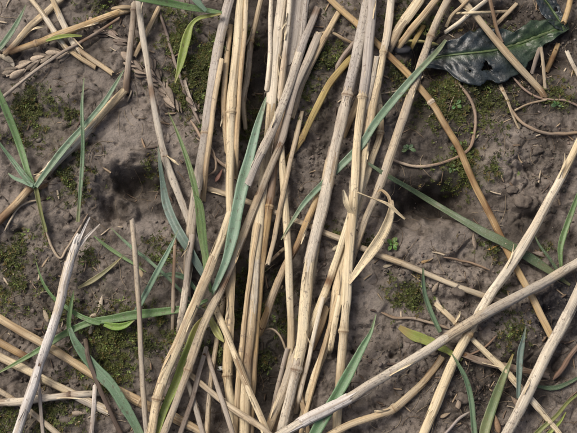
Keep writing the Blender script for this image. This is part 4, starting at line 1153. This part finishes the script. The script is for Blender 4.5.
# ------------------------------------------------------------------ clods, pebbles, husks
def lump(name, label, cat, px, py, w, h, color, mat, sink=.45, rough=.28, group=None, zs=.7, detail=3):
    import bmesh
    bm = bmesh.new()
    bmesh.ops.create_icosphere(bm, subdivisions=detail, radius=1)
    sd = random.random() * 50
    P = np.array([v.co[:] for v in bm.verts])
    d = 1 + rough * (sn(P[:, 0] * 1.3 + sd, P[:, 1] * 1.3 + P[:, 2], 3) + .6 * sn(P[:, 0] * 3 + sd, P[:, 1] * 3 + P[:, 2] * 2.1, 4) + .35 * sn(P[:, 0] * 7 + P[:, 2] * 5, P[:, 1] * 7 + sd, 5))
    P = P * d[:, None] * [w * U / 2, h * U / 2, min(w, h) * U / 2 * zs]
    F = [[v.index for v in f.verts] for f in bm.faces]
    bm.free()
    x, y = at(px, py)
    z = float(look(HG, x, y)) + min(w, h) * U / 2 * zs * (1 - 2 * sink)
    o = link(name, make_mesh(name, P, F, mat), None, (*color, 1), (float(x), float(y), z))
    return tag(o, label, cat, group)


SOIL = (.125, .104, .084)
for a in [('small clod at the left rim of the hollow', 90, 178, 16, 12, .5), ('rounded clod of mud left of the pale slanting straw', 524, 202, 17, 15, .5),
          ('clod below the rounded one near the dark green blade', 512, 190, 12, 9, .5), ('lump of mud under the thin low straw, right side', 456, 292, 15, 12, .5), ('lump of mud beside the stained stalk foot', 470, 262, 13, 9, .5),
          ('small round clod below the seedling at left', 68, 217, 8, 9, .4), ('clod by the bent straw at the bottom', 432, 352, 12, 9, .5), ('crumb of mud at the right of the three small holes', 410, 340, 12, 10, .5),
          ('clod next to the moss at the far left', 20, 258, 13, 10, .55), ('muddy lump beneath the spotted blade', 462, 398, 14, 11, .5), ('clod at the upper right below the rootlet', 537, 150, 14, 11, .5)]:
    lump('soil_clod', a[0], 'soil clod', a[1], a[2], a[3], a[4], SOIL, MAT_CLOD, a[5], group='clods of mud')
lump('pebble', 'dark grey smooth pebble right of the jointed cream straw', 'stone', 402, 48, 20, 11, (.06, .06, .065), MAT_STONE, .25, .08)
lump('pebble', 'tiny white stone chip between the V and the jointed stalk', 'stone', 219, 368, 9, 5, (.55, .55, .5), MAT_STONE, .3, .08, detail=2)
lump('soil_clod', 'black decayed lump caught between stalks at the right of the clump', 'soil clod', 332, 282, 11, 18, (.016, .016, .02), MAT_CLOD, .1, group='clods of mud')
for k, (px, py, an, s, c, lb) in enumerate([
    (6, 58, 150, 1.1, (.55, .47, .34), 'cream husk at the left edge above the tan ear'), (11, 61, 120, .9, (.6, .54, .42), 'pale split husk touching the cream one at the left edge'),
    (101, 303, 80, .8, (.5, .43, .32), 'pale husk standing above the level blade, lower left'), (96, 315, 20, .8, (.45, .38, .27), 'pale husk below the standing one, lower left'), (92, 328, 70, .75, (.5, .42, .3), 'pale husk under the green leaf crossing, lower left'),
    (46, 315, 110, .85, (.4, .33, .23), 'tan husk left of the white stalk'), (141, 272, 110, .7, (.42, .33, .2), 'tan husk right of the slim grey stalk'), (45, 186, 30, .8, (.32, .2, .1), 'brown husk by the seedling on the golden stalk'),
    (474, 241, 100, .9, (.3, .24, .18), 'fawn husk on the mud above the dark green blade'), (541, 254, 170, 1.0, (.3, .24, .19), 'grey husk between the slanting straw and right edge blade'), (459, 402, 75, .9, (.33, .26, .19), 'tan husk left of the narrow blade, bottom right'),
    (446, 415, 20, .7, (.35, .27, .18), 'tan husk flat on mud, bottom right'), (497, 424, 100, 1.0, (.3, .2, .12), 'brown husk right of the spotted blade'), (516, 402, 130, .9, (.28, .21, .15), 'brown husk between spotted blade and speckled stalk'),
    (424, 262, 20, .6, (.33, .22, .1), 'tiny ochre husk above the thin low straw'), (436, 286, 60, .8, (.36, .29, .21), 'fawn husk under the thin low straw'), (438, 304, 100, 1.0, (.5, .43, .33), 'pale husk beside the short cut top'),
    (388, 266, 10, .6, (.45, .38, .27), 'small pale husk below the tiny sprout'), (219, 176, 60, .8, (.3, .16, .12), 'red brown husk on the rootlet beside the pale jointed stalk'), (168, 137, 90, .7, (.5, .42, .33), 'pale husk beside the mauve stalk above its joint'),
    (80, 413, 5, .9, (.36, .29, .22), 'tan husk flat at the lower left corner'), (493, 248, 20, .6, (.42, .26, .08), 'orange husk chip at the edge of the dark green blade'), (337, 247, 40, .7, (.5, .43, .3), 'pale husk behind the cream stalk')]):
    o = put_husk('husk', px, py, an, s * .9, tuple(q * .85 for q in c), hm=HG)
    tag(o, lb, 'husk', 'loose husks on the mud')

# small round-leaved sprouts
def sprout(label, px, py, n, size, color):
    x, y = at(px, py); base = Vector((float(x), float(y), float(look(HG, x, y))))
    r = empty('leafy_sprout', base, label, 'sprout', 'tiny round leaved sprouts')
    for k in range(n):
        a = k * 2.4 + random.random() * 1.5; L = size * U * random.uniform(.3, .85)
        m = 9; q = np.linspace(0, 1, m)
        P = np.stack([np.cos(a) * L * q, np.sin(a) * L * q, .0012 + .0018 * q - .0012 * q * q + .0005 * (k % 3)], 1) + np.array(base)
        hw = L * random.uniform(.22, .38) * np.clip(np.sin(np.pi * np.clip((q - .22) / .78, 0, 1)) ** .7, .12, 1)
        strip('leaflet', P, hw, MAT_BLADE, (*[c * random.uniform(.8, 1.25) for c in color], .02), r, np.array(base), cup=.2, m=5)
    return r


sprout('tiny bright green sprout right of the papery leaf strip', 392, 246, 9, 10, (.15, .27, .06))
sprout('small green sprout beside the stained stalk, above the hollow', 457, 148, 7, 9, (.09, .17, .045))
sprout('small green sprout below the rootlet loop', 452, 170, 6, 8, (.08, .15, .04))
sprout('dark green round leaf sprout near the right edge by the rootlet', 556, 107, 4, 9, (.06, .13, .045))
sprout('dull green sprout on the mud right of the speckled straw', 408, 150, 5, 10, (.07, .15, .05))
sprout('mossy green sprout below the dark leaf, left', 456, 105, 6, 8, (.09, .17, .045))

# ------------------------------------------------------------------ ground cover nobody could count
def rand_in_patch(lst, n, spread=.8):
    w = np.array([p[2] ** 2 * p[3] for p in lst]); w = w / w.sum()
    i = rng.choice(len(lst), n, p=w)
    A = np.array(lst)[i]
    return A[:, 0] + rng.normal(0, 1, n) * A[:, 2] * spread, A[:, 1] + rng.normal(0, 1, n) * A[:, 2] * spread * .85


def moss():
    n = 16000
    px, py = rand_in_patch(MOSS, n)
    x, y = at(px, py)
    keep = vn(x / .005, y / .005, 77) * .7 + .6 * vn(x / .0018, y / .0018, 78) + .25 * rng.random(len(x)) > .74
    x, y = x[keep], y[keep]; n = len(x)
    z = look(HG, x, y)
    V, F, Tn = [], [], []
    hue = vn(x / .012, y / .012, 79)
    for k in range(n):
        b = np.array([x[k], y[k], z[k] - .0002])
        nl = random.randint(4, 6); hgt = random.uniform(.0004, .0022); a0 = random.random() * 6.28
        lean = np.array([random.uniform(-.5, .5), random.uniform(-.5, .5), 1]) * hgt
        c = np.array([.036, .042, .012]) * (1 - hue[k]) + np.array([.090, .105, .026]) * hue[k]
        c = c * random.uniform(.6, 1.5)
        if random.random() < .05: c = np.array([.22, .30, .08])
        if random.random() < .12: c = np.array([.13, .10, .03])
        for j in range(nl):
            a = a0 + j * 6.283 / nl + random.uniform(-.4, .4); L = random.uniform(.0006, .0015)
            q = j / nl
            o = b + lean * (.4 + .6 * q)
            d = np.array([math.cos(a), math.sin(a), random.uniform(.1, .9)]) * L
            s = np.array([-math.sin(a), math.cos(a), 0]) * L * .22
            i = len(V)
            V += [o, o + d * .5 + s, o + d, o + d * .5 - s]
            F.append((i, i + 1, i + 2, i + 3)); Tn += [c * .8, c, c * 1.15, c]
    me = make_mesh('moss', np.array(V), np.array(F), MAT_MOSS, tint=np.array(Tn), smooth=False)
    tag(link('moss', me), 'short dark green moss growing in patches on the mud', 'moss', None, 'stuff')


def crumbs():
    import bmesh
    bm = bmesh.new(); bmesh.ops.create_icosphere(bm, subdivisions=1, radius=1)
    P = np.array([v.co[:] for v in bm.verts]); F0 = np.array([[v.index for v in f.verts] for f in bm.faces]); bm.free()
    n = 5500
    lst = [(a, b, (c + d) / 2, 1) for a, b, c, d in CRUMB]
    px, py = rand_in_patch(lst, n // 2, .6)
    px = np.concatenate([px, rng.uniform(-80, 660, n - n // 2)]); py = np.concatenate([py, rng.uniform(-70, 500, n - n // 2)])
    x, y = at(px, py); z = look(HG, x, y)
    r = np.clip(rng.lognormal(-7.95, .5, n), .00015, .0011)
    sc = r[:, None] * (1 + rng.uniform(-.45, .45, (n, 3))) * [1, 1, .75]
    th = rng.uniform(0, 6.28, n)
    jit = 1 + rng.uniform(-.45, .45, (n, len(P)))
    Q = P[None] * jit[..., None] * sc[:, None]
    c, s = np.cos(th)[:, None], np.sin(th)[:, None]
    W = np.stack([Q[..., 0] * c - Q[..., 1] * s + x[:, None], Q[..., 0] * s + Q[..., 1] * c + y[:, None], Q[..., 2] + (z + r * .25)[:, None]], -1)
    F = (F0[None] + (np.arange(n) * len(P))[:, None, None]).reshape(-1, 3)
    base = np.array([.125, .104, .084]) * rng.uniform(.35, 1.4, (n, 1)) * (1 + rng.uniform(-.06, .06, (n, 3)))
    base[rng.random(n) < .004] = [.26, .22, .19]
    me = make_mesh('soil_crumbs', W.reshape(-1, 3), F, MAT_LITTER, tint=np.repeat(base, len(P), 0), smooth=False)
    tag(link('soil_crumbs', me), 'loose crumbs and worm casts of dark mud', 'soil', None, 'stuff')


def litter():
    """tiny fragments of straw, chaff and root hair pressed on the mud"""
    V, F, Tn = [], [], []
    for k in range(1300):
        px, py = random.uniform(-70, 650), random.uniform(-60, 490)
        if k % 4 == 0: px, py = random.choice([(500, 395), (530, 60), (470, 90), (170, 90), (50, 300)]); px += random.gauss(0, 40); py += random.gauss(0, 26)
        hair = k % 3 != 0
        n = 9 if hair else 4
        L = random.uniform(10, 42) if hair else random.uniform(3, 13)
        w = random.uniform(.25, .6) if hair else random.uniform(.8, 2.6)
        a = random.random() * 6.28; cv = random.uniform(-.35, .35) if hair else random.uniform(-.1, .1)
        q = [(px, py)]
        for i in range(n - 1):
            a += cv + random.uniform(-.25, .25) * hair
            q.append((q[-1][0] + math.cos(a) * L / (n - 1), q[-1][1] + math.sin(a) * L / (n - 1)))
        q = np.array(q)
        x, y = at(q[:, 0], q[:, 1])
        z = gauss(look(HG, x, y), .8) + (.0004 if hair else .0005)
        z = np.maximum(z, look(HG, x, y) + .0001)
        P = np.stack([x, y, z], 1)
        T, S, Nn = frames(P)
        r = w * U / 2 * np.ones(n); r[-1] *= .4
        i0 = len(V)
        for i in range(n):
            V += [P[i] + S[i] * r[i], P[i] + Nn[i] * r[i] * (.9 if hair else .35), P[i] - S[i] * r[i], P[i] - Nn[i] * r[i] * .5]
        for i in range(n - 1):
            for j in range(4):
                F.append((i0 + i * 4 + j, i0 + i * 4 + (j + 1) % 4, i0 + i * 4 + 4 + (j + 1) % 4, i0 + i * 4 + 4 + j))
        c = random.choice([(.34, .26, .17), (.24, .17, .11), (.14, .10, .07), (.42, .35, .25), (.09, .065, .05)] if not hair else [(.20, .15, .10), (.13, .095, .065), (.30, .24, .16)])
        Tn += [np.array(c) * random.uniform(.8, 1.15)] * (4 * n)
    me = make_mesh('plant_litter', np.array(V), np.array(F), MAT_LITTER, tint=np.array(Tn))
    tag(link('plant_litter', me), 'fine root hairs and broken chaff scattered over the mud', 'litter', None, 'stuff')


moss(); crumbs(); litter()
